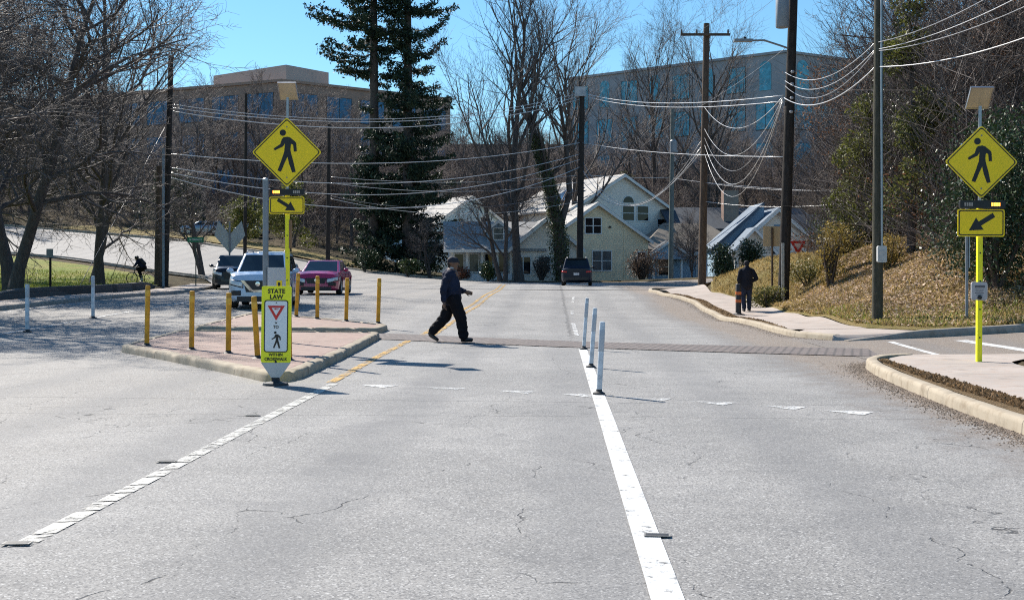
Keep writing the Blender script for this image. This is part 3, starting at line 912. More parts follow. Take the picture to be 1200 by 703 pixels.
# woodland on the hillside
GW = 'bare trees of the wooded hillside'
rt = random.Random(99)
spots = []
for i in range(4000):
    x = rt.uniform(-82, 95); y = rt.uniform(119, 205)
    if abs(x) > y*.62+6: continue
    px = VX + F*x/y
    if 655 < px < 1010 and y > 172: continue
    if 190 < px < 530 and y > 164: continue
    if 118 < y < 140 and -62 < x < -30: continue
    if min([9]+[math.hypot(x-a, y-b) for a, b in spots]) < 3.9: continue
    spots.append((x, y))
spots = spots[:215]
for i, (x, y) in enumerate(spots):
    k = ('wood_a','wood_b','wood_c')[i % 3]
    lo = 1.15 if y < 160 else 1.0
    px = VX + F*x/y
    if 190 < px < 530: lo *= 1.32 if y > 138 else 1.0
    plant_tree(k, x, y, rt.uniform(.62,.95)*lo, rt.uniform(0,6.28), 'bare winter tree of the brown wooded hillside behind the houses', GW)
GR = 'bare trees on the right-hand bank'
for k, x, y, s, rz, lab in (
    ('wood_b', 14.3, 38, .95, .3, 'bare tree tangled in vines above the leaf-covered bank'),
    ('oak', 13.0, 46, .9, 2.1, 'bare tree with crooked limbs behind the grey steel pole'),
    ('wood_c', 17.5, 42, 1.0, 4.1, 'many-stemmed bare tree at the top of the bank'),
    ('oak_b', 19.0, 50, 1.05, 5.0, 'spreading bare tree behind the olive evergreen'),
    ('wood_a', 22.0, 44, 1.0, 1.0, 'straight bare tree at the crest of the bank'),
    ('wood_b', 16.4, 32, .8, 3.0, 'bare tree rising behind the dark holly bush'),
    ('wood_a', 25, 58, 1.1, .5, 'tall straight bare tree beyond the parked van'),
    ('wood_c', 20.5, 36, .95, 1.9, 'bare tree with thin stems beyond the solar panel')):
    plant_tree(k, x, y, s, rz, lab, GR)

def stick_mass(name, n, box, ln, rad, m, seed, keep=None, top=None):
    """a mass of thin stems nobody could count"""
    rs = np.random.RandomState(seed)
    x = rs.uniform(box[0], box[1], n); y = rs.uniform(box[2], box[3], n)
    if keep is not None:
        k = keep(x, y); x, y = x[k], y[k]; n = len(x)
    z = HH(x, y)
    d = rs.normal(size=(n,3))*[.7,.7,.25]+[0,0,.75]; d /= np.linalg.norm(d, axis=1)[:, None]
    L = ln*rs.uniform(.4,1.3,n)
    hz = rs.uniform(0,1,n)**1.5*(top or ln*.9)
    a = np.stack([x, y, z+hz], 1); b = a+d*L[:, None]
    u = np.cross(d, rs.normal(size=(n,3))); u /= np.linalg.norm(u, axis=1)[:, None]; w = np.cross(d, u)
    r0 = rad*rs.uniform(.6,1.5,n)[:, None]
    ring = [np.cos(t)*u+np.sin(t)*w for t in (0, 2.094, 4.189)]
    V = np.stack([a+q*r0 for q in ring]+[b+q*r0*.3 for q in ring], 1).reshape(-1,3)
    base = (np.arange(n)*6)[:, None, None]
    Q = (np.array([[0,1,4,3],[1,2,5,4],[2,0,3,5]])[None]+base).reshape(-1,4)
    return tag(link_mesh(name, np_mesh(name, V, Q, m)), 'brown tangle of thin stems and saplings under the hillside trees', None, None, 'stuff')
stick_mass('undergrowth', 60000, (-85,95,118,205), 3.6, .016, M_TWIG_W, 3, lambda x, y: (np.abs(x) < y*.6+5) & ~((x < -30) & (y < 136)))
stick_mass('undergrowth', 30000, (11.5,27,33,58), 3.0, .010, M_TWIG, 4, lambda x, y: x > 9.7+.10*(y-30), 8.5)

# withered leaves caught in the tangle on the right bank
rs = np.random.RandomState(12)
cl = []
for i in range(46):
    x = rs.uniform(11,24); y = rs.uniform(34,54)
    cl.append((x, y, H(x,y)+rs.uniform(1,9.5), rs.uniform(.8,2.0), rs.uniform(.8,2.0), rs.uniform(.6,1.4)))
Vv, Qq = leaf_quads(blob_points(14000, rs, cl), .11, rs)
tag(link_mesh('withered_foliage', np_mesh('withered_foliage', Vv, Qq, M_BROWNLEAF)), 'brown dead leaves still hanging in the tangled trees on the bank', kind='stuff')
cl = []
for i in range(26):
    x = rs.uniform(11.2,23); y = rs.uniform(36,52)
    cl.append((x, y, H(x,y)+rs.uniform(.8,7), rs.uniform(.7,1.6), rs.uniform(.7,1.6), rs.uniform(.6,1.3)))
Vv, Qq = leaf_quads(blob_points(16000, rs, cl), .10, rs)
tag(link_mesh('creeper_foliage', np_mesh('creeper_foliage', Vv, Qq, M_IVY)), 'green creeper leaves climbing through the tangled trees on the bank', kind='stuff')

# evergreens on the bank
def evergreen(x, y, h, w, m, label, seed, n=9000, size=.13, name='evergreen_tree'):
    rs = np.random.RandomState(seed)
    o = empty(name, (x, y, H(x,y)+.05), 0, label, 'tree')
    cl = []
    for i in range(24):
        t = rs.uniform(.16,1.0); rr = w*.5*(1.12-t)**.6
        a = rs.uniform(0,6.28); q = rs.uniform(.1,.95)*rr
        s = rs.uniform(.22,.42)*w*.5*(1.35-t*.7)
        cl.append((math.cos(a)*q, math.sin(a)*q, t*h, s, s, s*.8))
    V, Q = leaf_quads(blob_points(n, rs, cl), size, rs)
    link_mesh('crown', np_mesh('crown', V, Q, m), o)
    rr = random.Random(seed)
    tb = [([Vector((0,0,-.2)), Vector((.1,0,h*.5)), Vector((0,.1,h*.95))], [.16,.10,.02], 7)]
    for c in cl[:16]:
        tb.append(([Vector((0,0,max(.4,c[2]-.8))), Vector((c[0]*.6,c[1]*.6,c[2]-.3)), Vector(c[:3])], [.05,.03,.01], 4))
    link_mesh('trunk', tubes_mesh('trunk', tb, M_BARK), o)
    return o
evergreen(12.3, 45, 6.6, 4.2, M_OLIVE, 'olive green evergreen tree behind the slim grey steel pole', 51, 8500, .14)
evergreen(11.9, 38.5, 8.6, 3.6, M_OLIVE, 'tall olive evergreen behind the green-brown utility pole with the meter box', 52, 7500, .13)
evergreen(17.3, 40, 7.0, 4.5, M_HOLLY, 'dark evergreen above the holly bush on the bank', 53, 7000, .13)
evergreen(P(735,0,140)[0], 140, 8, 5, M_OLIVE, 'small olive evergreen in the wood in front of the right office building', 54, 3000, .3)
evergreen(P(812,0,135)[0], 136, 7, 5, M_HOLLY, 'small dark evergreen in the wood behind the pole with the crossarm', 55, 3000, .3)
evergreen(P(340,0,112)[0], 112, 6.5, 6, M_OLIVE, 'olive evergreen bush beside the hill road verge', 56, 4000, .26)
evergreen(P(283,0,119)[0], 120, 5, 6, M_OLIVE, 'pale green shrubby evergreen beyond the parked blue car', 57, 3500, .26)
evergreen(P(190,0,128)[0], 132, 7, 9, M_HOLLY, 'dark evergreen clump behind the parked blue car', 58, 3500, .3)
# the big dark bush and its neighbours
shrub('holly_bush', 11.3, 29.5, 5.2, 4.4, 4.3, 15000, .105, M_HOLLY, 'big dark glossy evergreen bush behind the right-hand crossing sign', seed=61, cat='bush', stems=14, lumpy=16)
shrub('holly_bush', 14.6, 27.5, 5.4, 4.4, 4.4, 12000, .11, M_HOLLY, 'dark evergreen bush at the outer end of the bank', seed=62, cat='bush', stems=12, lumpy=14)
shrub('scrub_bush', P(975,0,39)[0], 39.3, 1.5, 1.3, 2.1, 1500, .10, M_YELSHRUB, 'thin yellow-brown bush standing on the leaf-covered bank', seed=63, cat='bush', stems=22, lumpy=9)
shrub('scrub_bush', P(998,0,42)[0], 43, 2.2, 1.6, 1.3, 1700, .09, M_YELSHRUB, 'low golden bush on the crest of the bank', seed=64, cat='bush', stems=14)
shrub('scrub_bush', P(1052,0,36)[0], 37, 2.0, 1.3, 1.2, 1500, .09, M_YELSHRUB, 'low golden weeds at the crest behind the meter box pole', seed=65, cat='bush', stems=12)
shrub('creeping_shrub', P(900,0,41)[0], 41.3, 2.1, 1.2, .75, 2400, .085, leaf_mat('pale_ground_cover', (.17,.165,.05), .5, .5, .3), 'low pale green ground-cover shrub at the foot of the black utility pole', seed=66, cat='shrub', lumpy=12)
shrub('creeping_shrub', P(945,0,43)[0], 42.5, 3.0, 1.6, .9, 2800, .085, leaf_mat('pale_ground_cover_b', (.16,.15,.045), .5, .5, .3), 'pale green ground-cover shrub on the slope past the black pole', seed=67, cat='shrub', lumpy=14)
# clipped bushes by the blue house, scrub by the yellow house
shrub('clipped_bush', P(845,0,70)[0], 70, 2.3, 2.0, 2.3, 5000, .13, M_HOLLY, 'large round clipped evergreen in front of the blue house', 'clipped evergreens by the blue house', 71, 'bush', lumpy=18, z=H(10,70)+.1)
shrub('clipped_bush', P(882,0,72)[0], 72, 2.2, 1.8, 2.0, 4200, .13, M_HOLLY, 'smaller round clipped evergreen behind the walking pedestrian', 'clipped evergreens by the blue house', 72, 'bush', lumpy=18, z=H(12.4,72)+.7)
shrub('scrub_bush', P(752,0,94)[0], 94, 4.2, 2.4, 2.5, 3000, .13, leaf_mat('rusty_scrub', (.14,.085,.055), .5, .6, .2), 'rusty brown bare scrub at the corner of the yellow house', seed=73, cat='bush', stems=60)
shrub('scrub_bush', P(634,0,90)[0], 90, 2.6, 2.0, 1.9, 1300, .12, leaf_mat('grey_scrub', (.10,.085,.065), .4, .7, .2), 'grey twiggy bush between the bungalow and the ivy trunk', seed=74, cat='bush', stems=50)
shrub('light_leaved_bush', P(572,0,89)[0], 89, 1.9, 1.6, 1.4, 1800, .15, M_IVY, 'bush with sunlit leaves in front of the bungalow porch', seed=75, cat='bush')
shrub('low_bush', P(478,0,94)[0], 94, 2.4, 1.7, 1.3, 1900, .15, M_IVY, 'low bush below the blue gabled house', seed=76, cat='bush')
shrub('low_bush', P(540,0,91)[0], 91, 1.8, 1.6, 1.0, 1200, .13, leaf_mat('red_brown_leaves', (.16,.065,.035), .5, .6, .2), 'low reddish bush at the corner of the bungalow', seed=77, cat='bush')
shrub('low_bush', P(425,0,97)[0], 98, 2.6, 2.0, 1.7, 2200, .16, M_HOLLY, 'dark bush at the foot of the tall conifers', seed=78, cat='bush')
shrub('low_bush', P(500,0,98)[0], 99, 2.2, 1.8, 2.2, 1800, .16, M_HOLLY, 'dark bush beside the wall of the blue gabled house', seed=79, cat='bush')
shrub('low_bush', P(968,0,60)[0], 60, 4.2, 2, 1.6, 2200, .12, M_BROWNLEAF, 'brown leafy hedge below the dark blue roof', seed=80, cat='bush', z=H(14,60)+.1)

# ---- the two tall conifers
def conifer(x, y, h, seed, label, reach, n_of, z=None, name='conifer'):
    """reach(z, side) gives the bough length on either side at height z, n_of(z) how many boughs leave there"""
    rr = random.Random(seed); rs = np.random.RandomState(seed)
    o = empty(name, (x, y, H(x,y)+.05 if z is None else z), 0, label, 'conifer tree', 'twin tall conifers')
    tb = [([Vector((0,0,-.3)), Vector((.1,0,h*.3)), Vector((.05,.1,h*.65)), Vector((0,0,h))], [.50,.43,.30,.03], 9)]
    C = []
    z_ = .5
    while z_ < h*.98:
        for k in range(n_of(z_, rr)):
            a = rr.uniform(0,6.283)
            ca = math.cos(a)
            L = (reach(z_, 1)*(1+ca)/2+reach(z_, -1)*(1-ca)/2)*rr.uniform(.35,1.1)
            if L < .5: continue
            pts = []
            dz0 = rr.uniform(-.16,.06)
            for i in range(8):
                q = i/7
                pts.append(Vector((ca*L*q, math.sin(a)*L*q, z_+L*(dz0*q-.30*q*(1-q)+.12*q*q)+.25*mnoise.noise(Vector((q*3, z_, a))))))
            tb.append((pts, [.075*(1-.85*i/7)*(L/7+.25) for i in range(8)], 4))
            for i in range(int(L*60)):
                q = rr.uniform(.12,1.0)
                j = q*7; i0 = min(6, int(j)); p = pts[i0].lerp(pts[i0+1], j-i0)
                w = .46*(1-.5*q)+.10
                C.append(p+Vector((rr.gauss(0,w*.6), rr.gauss(0,w*.6), rr.gauss(-.18,.16))))
        z_ += rr.uniform(.30,.75)
    C = np.array([tuple(c) for c in C])
    V, Q = leaf_quads(C, .40, rs, 0, .34, .55)
    link_mesh('trunk', tubes_mesh('trunk', tb, M_BARK), o)
    link_mesh('crown', np_mesh('crown', V, Q, M_CONIFER), o)
def zstep(z, tab): return float(np.interp(z, [t[0] for t in tab], [t[1] for t in tab]))
conifer(P(437,0,102)[0], 102, 38, 5, 'tall dark conifer with a clear straight trunk, the one beside the office building',
        lambda z, s: zstep(z, [(0,3.2),(9,2.8),(11,1.4),(16,1.6),(18,4.2),(21,6.6),(25,6.4),(38,1.5)]) if s < 0 else zstep(z, [(0,3),(12,2.4),(18,3),(38,2)]),
        lambda z, rr: rr.randint(2,4) if z < 10 or z > 17.5 else rr.randint(0,2))
conifer(P(476,0,101)[0], 101.5, 37, 8, 'tall dark conifer with long drooping boughs reaching towards the bare trees',
        lambda z, s: zstep(z, [(0,4.2),(5,4.6),(10,4.6),(12,6.0),(15,7.6),(18,6.2),(21,7.0),(25,6.0),(37,1.5)]) if s > 0 else zstep(z, [(0,4.5),(9,4),(14,2.6),(25,3),(37,1)]),
        lambda z, rr: rr.randint(4,6) if z < 12 else rr.randint(2,4))

# ---- trunk wrapped in ivy
rr = random.Random(44); rs = np.random.RandomState(44)
ix, iy = P(660,0,89.4)[0], 89.4
o = empty('ivy_clad_tree', (ix, iy, H(ix, iy)), 0, 'thick leaning trunk wrapped in green ivy beside the dark SUV', 'tree')
axis = [Vector((0,0,-.2)), Vector((-.35,.1,4)), Vector((-1.2,0,8)), Vector((-2.4,0,12)), Vector((-3.2,.2,15))]
tb = [(axis, [.55,.45,.36,.25,.1], 8), ([axis[1], Vector((.5,.3,7)), Vector((.2,.5,11)), Vector((-.4,.8,15))], [.3,.24,.18,.08], 7)]
for i in range(26):
    b = rr.choice([axis[2], axis[3], axis[4], Vector((.2,.5,11))]); d = Vector((rr.gauss(0,.6), rr.gauss(0,.6), 1.0)).normalized()
    pts = [b]
    for k in range(6):
        d = (d+Vector((rr.gauss(0,.12), rr.gauss(0,.12), .12))).normalized(); pts.append(pts[-1]+d*rr.uniform(.7,1.3))
    tb.append((pts, [.10,.085,.07,.05,.035,.02,.01], 5))
    for q in range(14):
        p = pts[rr.randint(1,6)]; d2 = (d+Vector((rr.gauss(0,.6), rr.gauss(0,.6), rr.gauss(.2,.3)))).normalized()
        tb.append(([p, p+d2*.8, p+d2*1.5+Vector((rr.gauss(0,.2), rr.gauss(0,.2), .2))], [.022,.016,.008], 3))
link_mesh('trunk', tubes_mesh('trunk', tb, M_BARK), o)
C = []
for i in range(7500):
    s = rr.uniform(0,.72)*4; k = int(s); p = axis[k].lerp(axis[k+1], s-k); a = rr.uniform(0,6.28)
    q = (1.05-.17*s)*(.7+.5*abs(mnoise.noise(Vector((s*2, a*.8, 1)))))*rr.uniform(.55,1.05)
    C.append((p.x+math.cos(a)*q, p.y+math.sin(a)*q, p.z+rr.gauss(0,.25)))
V, Q = leaf_quads(np.array(C), .17, rs)
link_mesh('ivy', np_mesh('ivy', V, Q, M_IVY), o)

# ---- litter and grass nobody could count
def litter(name, n, region, size, m, seed, label, off=.12, poly=None, flat=.75):
    rs = np.random.RandomState(seed)
    x = rs.uniform(region[0], region[1], n); y = rs.uniform(region[2], region[3], n)
    if poly is not None:
        k = inpoly(x, y, poly); x, y = x[k], y[k]
    z = HH(x, y)+off+rs.uniform(0,.05,len(x))
    V, Q = leaf_quads(np.stack([x, y, z], 1), size, rs, flat, .65)
    return tag(link_mesh(name, np_mesh(name, V, Q, m)), label, kind='stuff')
BANK = [(7.3,26.1),(8.3,25.0),(20,26.2),(22,40),(14.5,48),(8.0,48),(7.65,42),(7.6,34)]
LEAFY = [(8.0,28.4),(9.2,27.6),(20,28.5),(20,36),(13.5,42),(9.9,42),(8.5,39.5)]
litter('fallen_leaves', 46000, (8,20,27,42), .13, M_LITTER, 21, 'pale brown fallen leaves covering the bank', .18, LEAFY)
litter('fallen_leaves', 16000, (7.4,14,25.2,46), .10, M_LITTER, 22, 'scattered fallen leaves on the dry grass by the side street', .19, BANK)
litter('fallen_leaves', 1600, (6.8,11,12.6,18.4), .06, M_BROWNLEAF, 23, 'dead leaves on the earth mound at the corner', .12, [(7,13),(11,13),(11,18.2),(7.4,17.6)])
def tufts(name, n, region, h, m, seed, label, off, poly=None):
    rs = np.random.RandomState(seed)
    x = rs.uniform(region[0], region[1], n); y = rs.uniform(region[2], region[3], n)
    if poly is not None:
        k = inpoly(x, y, poly); x, y = x[k], y[k]
    n = len(x); z = HH(x, y)+off
    a = rs.uniform(0,6.28,n); L = h*rs.uniform(.4,1.3,n); w = .012+.02*rs.random_sample(n)
    lean = rs.normal(size=(n,2))*.5
    b = np.stack([x, y, z], 1); u = np.stack([np.cos(a)*w, np.sin(a)*w, 0*a], 1); tip = b+np.stack([lean[:,0]*L, lean[:,1]*L, L], 1)
    V = np.stack([b-u, b+u, tip+u*.2, tip-u*.2], 1).reshape(-1,3)
    return tag(link_mesh(name, np_mesh(name, V, np.arange(4*n).reshape(n,4), m)), label, kind='stuff')
M_STRAW = leaf_mat('straw_blades', (.34,.25,.10), .45, .7, .35, .2)
M_BLADE = leaf_mat('green_blades', (.20,.235,.045), .4, .6, .35, .25)
M_DEAD = leaf_mat('dead_brown_blades', (.20,.13,.07), .5, .8, .3, .2)
tufts('dry_grass', 42000, (7.4,14,25.2,47), .10, M_STRAW, 31, 'dry yellow grass between the side street and the bank', .16, BANK)
tufts('dry_grass', 26000, (7.4,16,44,62), .14, M_STRAW, 32, 'dry yellow grass on the mound in front of the blue house', .14, [(7.65,44),(16,44),(17,60),(9.6,61.2),(8.2,59),(7.4,54)])
tufts('lawn_grass', 40000, (-45,-20,32,84), .13, M_BLADE, 33, 'green grass of the lawn beyond the opposite pavement', .14, [(-20,32),(-40,32),(-52,68),(-40,82),(-28,77),(-23,67),(-20.5,56)])
tufts('verge_grass', 9000, (4.4,5.1,7,18.3), .028, M_DEAD, 34, 'dead brown grass strip between the near kerb and the pavement', .125, [(4.5,7),(4.86,7),(4.98,14.5),(5.02,17.6),(4.93,17.6),(4.68,14.5)])
tufts('verge_grass', 5000, (5.1,6,27.2,54), .03, M_DEAD, 35, 'dead brown grass strip between the far kerb and the pavement', .125, [(5.5,27.4),(5.9,36),(5.8,46),(5.42,53.5),(5.12,53.5),(5.55,46),(5.55,36)])
tufts('mound_grass', 3500, (6.8,11,12.6,18.4), .10, M_DEAD, 36, 'withered grass on the earth mound at the corner', .15, [(7.1,13),(11,13),(11,18.2),(7.4,17.6)])

# grit and small stones washed against the kerbs
def grit(name, line, n, width, side, seed, label):
    rs = np.random.RandomState(seed)
    L = smooth_line(line, 200)
    k = rs.randint(0, 199, n); f = rs.random_sample(n)[:, None]
    q = L[k]*(1-f)+L[k+1]*f
    d = L[k+1]-L[k]; d /= np.hypot(d[:, 0], d[:, 1])[:, None]+1e-9
    nn_ = np.stack([d[:, 1], -d[:, 0]], 1)*side
    off = -np.abs(rs.normal(size=n))*width-.01
    q = q+nn_*off[:, None]
    s = rs.uniform(.004,.013,n)
    z = HH(q[:, 0], q[:, 1])+.003
    c = np.stack([q[:, 0], q[:, 1], z], 1)
    base = np.array([[1,0,0],[0,1,0],[-1,0,0],[0,-1,0],[0,0,.9]])
    V = (c[:, None]+base[None]*s[:, None, None]*rs.uniform(.6,1.4,(n,5,1))).reshape(-1,3)
    T = (np.array([[0,1,4],[1,2,4],[2,3,4],[3,0,4]])[None]+(np.arange(n)*5)[:, None, None]).reshape(-1,3)
    return tag(link_mesh(name, np_mesh(name, V, T, leaf_mat('kerb_grit', (.15,.12,.095), .6, .8, 0, .2))), label, kind='stuff')
grit('gravel', [q for q in KERB_R1 if q[1] > -2]+[], 9000, .16, 1, 81, 'dark grit and small stones washed against the near kerb')
grit('gravel', KERB_R2[:6], 5000, .16, 1, 82, 'dark grit and small stones washed against the far kerb')
tufts('bank_grass', 7000, (7.4,14,25.2,34), .09, M_BLADE, 37, 'thin green grass at the foot of the bank', .17, [(7.3,26.1),(8.3,25.1),(14,25.9),(14,28),(9,28.6),(8.2,34),(7.6,34)])
# ------------------------------------------------------------------ buildings
M_TRIM = mat('white_trim', (.70,.70,.67), .5, .08, 2)
M_PANE = glass('dark_window_glass', (.010,.014,.02))
M_PANE_L = glass('curtained_window_glass', (.12,.14,.15), .12)
M_DARK = mat('dark_timber', (.05,.045,.042), .8)  # near-black brown base colour for frames, copings and roof edges
M_ROOF_G = shingle('grey_shingles', (.36,.35,.335))
M_ROOF_T = shingle('tan_shingles', (.26,.215,.165))
M_ROOF_B = shingle('blue_grey_shingles', (.12,.165,.22))
M_ROOF_D = shingle('dark_slate_shingles', (.055,.065,.08))
S_BLUE = siding('pale_blue_siding', (.52,.66,.73))
S_WHITE = siding('white_siding', (.74,.77,.78))
S_YEL = siding('cream_yellow_siding', (.86,.71,.47))
S_GREY = siding('grey_cream_siding', (.84,.76,.65))
S_STEEL = siding('steel_blue_siding', (.30,.43,.54))
S_TAN = siding('tan_shingle_siding', (.30,.27,.22), .2)

def zup(y0, z0):
    """local frame on a wall"""
    return Matrix.Translation((0, y0, z0))

def gable_walls(root, x0, x1, y0, y1, zb, ze, zr, m, name='wall'):
    xm = (x0+x1)/2
    mb = MB().prism([(x0,zb),(x1,zb),(x1,ze),(xm,zr),(x0,ze)], y0, y1)
    me = mb.mesh(name, m); fixnormals(me)
    return link_mesh(name, me, root)

def gable_roof(root, x0, x1, y0, y1, ze, zr, m, over=.4, t=.16, trim=True, name='roof'):
    xm = (x0+x1)/2; k = (zr-ze)/(xm-x0)
    zo = ze-k*over
    mb = MB()
    up = .02
    mb.prism([(x0-over, zo+up), (xm, zr+up), (xm, zr+t+up), (x0-over-.02, zo+t+up)], y0-over, y1+over)
    mb.prism([(xm+.001, zr+up), (x1+over, zo+up), (x1+over+.02, zo+t+up), (xm+.001, zr+t+up)], y0-over, y1+over)
    me = mb.mesh(name, m); fixnormals(me)
    o = link_mesh(name, me, root)
    if trim:
        tb = MB()
        e = .17
        for s in (-1, 1):
            xa, xb = (x0-over, xm) if s < 0 else (xm, x1+over)
            za, zb_ = (zo, zr) if s < 0 else (zr, zo)
            tb.prism([(xa, za-e+up), (xb, zb_-e+up), (xb, zb_+t*.75+up), (xa, za+t*.75+up)], y0-over-.045, y0-over-.004)
        me = tb.mesh('bargeboard', M_TRIM); fixnormals(me)
        link_mesh('bargeboard', me, o)
    return o

def window(root, cx, z0, z1, w, y, pane=None, mid=True, T=None, cols=1, name='window', trim=None):
    f = .09; mb = MB(T)
    x0, x1 = cx-w/2, cx+w/2
    d0, d1 = y-.06, y+.03
    mb.box(x0, d0, z0-f, x1, d1, z0); mb.box(x0, d0, z1, x1, d1, z1+f)
    mb.box(x0-f, d0, z0-f, x0, d1, z1+f); mb.box(x1, d0, z0-f, x1+f, d1, z1+f)
    if mid: mb.box(x0, d0+.012, (z0+z1)/2-.03, x1, d1, (z0+z1)/2+.03)
    for i in range(1, cols):
        xx = x0+w*i/cols
        mb.box(xx-.045, d0+.006, z0, xx+.045, d1, z1)
    o = mb.build(name, trim or M_TRIM, root)
    MB(T).box(x0+.002, y-.022, z0+.002, x1-.002, y+.01, z1-.002).build('pane', pane or M_PANE, o)
    return o

def box_part(root, name, m, *b):
    mb = MB()
    for q in b: mb.box(*q)
    return mb.build(name, m, root)

# ---- cream yellow two-storey gabled house
hy = 100
def hx(px, Y): return (px-VX)*Y/F
def hz(py, Y): return EYE-(py-VY)*Y/F
g0 = H(4, 100)
root = empty('gabled_house', (3.75, 100, 0), math.radians(10), 'cream yellow clapboard house with a steep front gable behind the dark SUV', 'house')
gable_walls(root, -4.5, 4.5, 0, 11, -1, 4.1, 7.2, S_YEL)
gable_roof(root, -4.5, 4.5, 0, 11, 4.1, 7.2, M_ROOF_G, .38)
for cx in (-.72, .02): pass
window(root, -.42, 4.65, 5.95, 1.36, 0, M_PANE, cols=2)
window(root, .35, 1.45, 3.1, 1.62, 0, M_PANE_L, cols=2)
box_part(root, 'wall_seam', S_YEL, (2.28,-.05,-.9,2.42,-.002,4.9))
MB().ball((1.05,-.12,5.2), (.12,.12,.10)).build('gable_lamp', M_DARK, root)
box_part(root, 'downpipe', M_TRIM, (-4.46,-.1,-.9,-4.36,-.003,4.0))
window(root, 3.9, 2.0, 3.0, .7, 0, M_PANE)

# ---- taller grey house behind it
root = empty('tall_gabled_house', (6.7, 113, 0), math.radians(27), 'tall grey cream house with an arched attic window rising behind the yellow house', 'house')
gable_walls(root, -5.6, 5.6, 0, 15, -1, 7.4, 10.7, S_GREY)
gable_roof(root, -5.6, 5.6, 0, 15, 7.4, 10.7, M_ROOF_G, .45)
window(root, .60, 6.35, 7.75, 1.25, 0); window(root, 2.25, 6.35, 7.75, 1.25, 0)
# arched light above the left sash
mb = MB(); n = 14; pts = [(.60+.72*math.cos(math.pi*i/n), 8.0+.78*math.sin(math.pi*i/n)) for i in range(n+1)]
mb.prism(pts, -.05, .02); me = mb.mesh('arched_window', M_TRIM); fixnormals(me); aw = link_mesh('arched_window', me, root)
mb = MB(); mb.prism([(.60+.60*math.cos(math.pi*i/n), 8.07+.62*math.sin(math.pi*i/n)) for i in range(n+1)], -.07, -.055); me = mb.mesh('pane', M_PANE); fixnormals(me); link_mesh('pane', me, aw)
window(root, 4.5, 5.4, 6.5, 1.0, 0)
# solar panel leaning on the roof's sunny side
mb = MB(); mb.prism([(-4.9,8.05),(-2.6,9.4),(-2.6,9.46),(-4.9,8.11)], 3, 7)
k = (10.7-7.4)/5.6
me = mb.mesh('roof_panel', glass('solar_glass', (.03,.05,.09))); fixnormals(me); rp = link_mesh('roof_panel', me, root); rp.location = (0,0,.22)

# ---- white bungalow with porch and dormer
bx, by = hx(590,92), 92
root = empty('bungalow', (bx, by, 0), math.radians(6), 'white bungalow with a low porch roof and a small blue dormer', 'house')
zb = -1.0
box_part(root, 'wall', S_WHITE, (-4.3,1.6,zb,4.4,10,3.35))
# porch: skirting wall, posts, big windows behind
box_part(root, 'porch_wall', S_WHITE, (-4.2,.05,zb,.7,1.55,1.15))
pc = MB()
for x in (-4.1,-2.9,-1.7,-.5,.6): pc.box(x-.09,.1,1.15,x+.09,.3,2.95)
pc.build('porch_posts', M_TRIM, root)
for x, w, p in ((-3.5,.7,M_PANE),(-2.3,.7,M_PANE_L),(-1.1,.6,M_PANE),(.05,.6,M_PANE)):
    window(root, x, 1.35, 2.75, w, 1.56, p, mid=False)
# roof: long slope over house and porch (ridge along x)
Tm = Matrix.Rotation(math.radians(90), 4, 'Z')
mb = MB()
def slope(mb, x0, x1, ya, za, yb, zb_, t=.16):
    mb.add([(x0,ya,za),(x1,ya,za),(x1,yb,zb_),(x0,yb,zb_),(x0,ya,za+t),(x1,ya,za+t),(x1,yb,zb_+t),(x0,yb,zb_+t)], [(3,2,1,0),(4,5,6,7),(0,1,5,4),(1,2,6,5),(2,3,7,6),(3,0,4,7)])
slope(mb, -4.75, 3.4, -.45, 2.95, 4.6, 5.35); slope(mb, -4.75, 3.4, 9.6, 2.95, 4.603, 5.35)
rf = mb.build('roof', M_ROOF_G, root)
box_part(root, 'fascia', M_TRIM, (-4.78,-.50,2.86,.35,-.455,3.10))
# dormer with its own gable
mb = MB(); mb.prism([(-1.25,3.6),(.55,3.6),(.55,4.75),(-.35,5.40),(-1.25,4.75)], .95, 4.4); me = mb.mesh('dormer', S_STEEL); fixnormals(me); dm = link_mesh('dormer', me, root)
gable_roof(dm, -1.25, .55, .95, 4.6, 4.75, 5.40, M_ROOF_G, .3, .1)
window(dm, -.35, 3.95, 4.8, .75, .95, M_PANE_L)
# front-gabled wing on the right
gable_walls(root, .75, 6.1, -.3, 9, zb, 3.3, 5.5, S_GREY)
gable_roof(root, .75, 6.1, -.3, 9, 3.3, 5.5, M_ROOF_G, .40)
window(root, 1.55, 1.15, 2.5, 1.15, -.3, M_PANE, cols=2, mid=False)
window(root, 3.25, 1.35, 2.5, .85, -.3, M_PANE_L)

# ---- pale blue gabled house on the left
root = empty('blue_gabled_house', (hx(552,112), 112, 0), math.radians(33), 'pale blue gabled house with a lit grey roof behind the conifers', 'house')
gable_walls(root, -4.3, 4.3, 0, 11, -1, 5.6, 8.5, S_BLUE)
gable_roof(root, -4.3, 4.3, 0, 11, 5.6, 8.5, M_ROOF_G, .4)
window(root, -1.2, 3.0, 4.3, 1.0, 0, M_PANE); window(root, 1.5, 5.6, 6.6, .8, 0, M_PANE)
box_part(root, 'chimney', brick('chimney_brick', (.22,.10,.07), (.26,.13,.09), (.3,.27,.24), 5, world=False), (-.9,5,6.0,-.2,5.7,9.2))

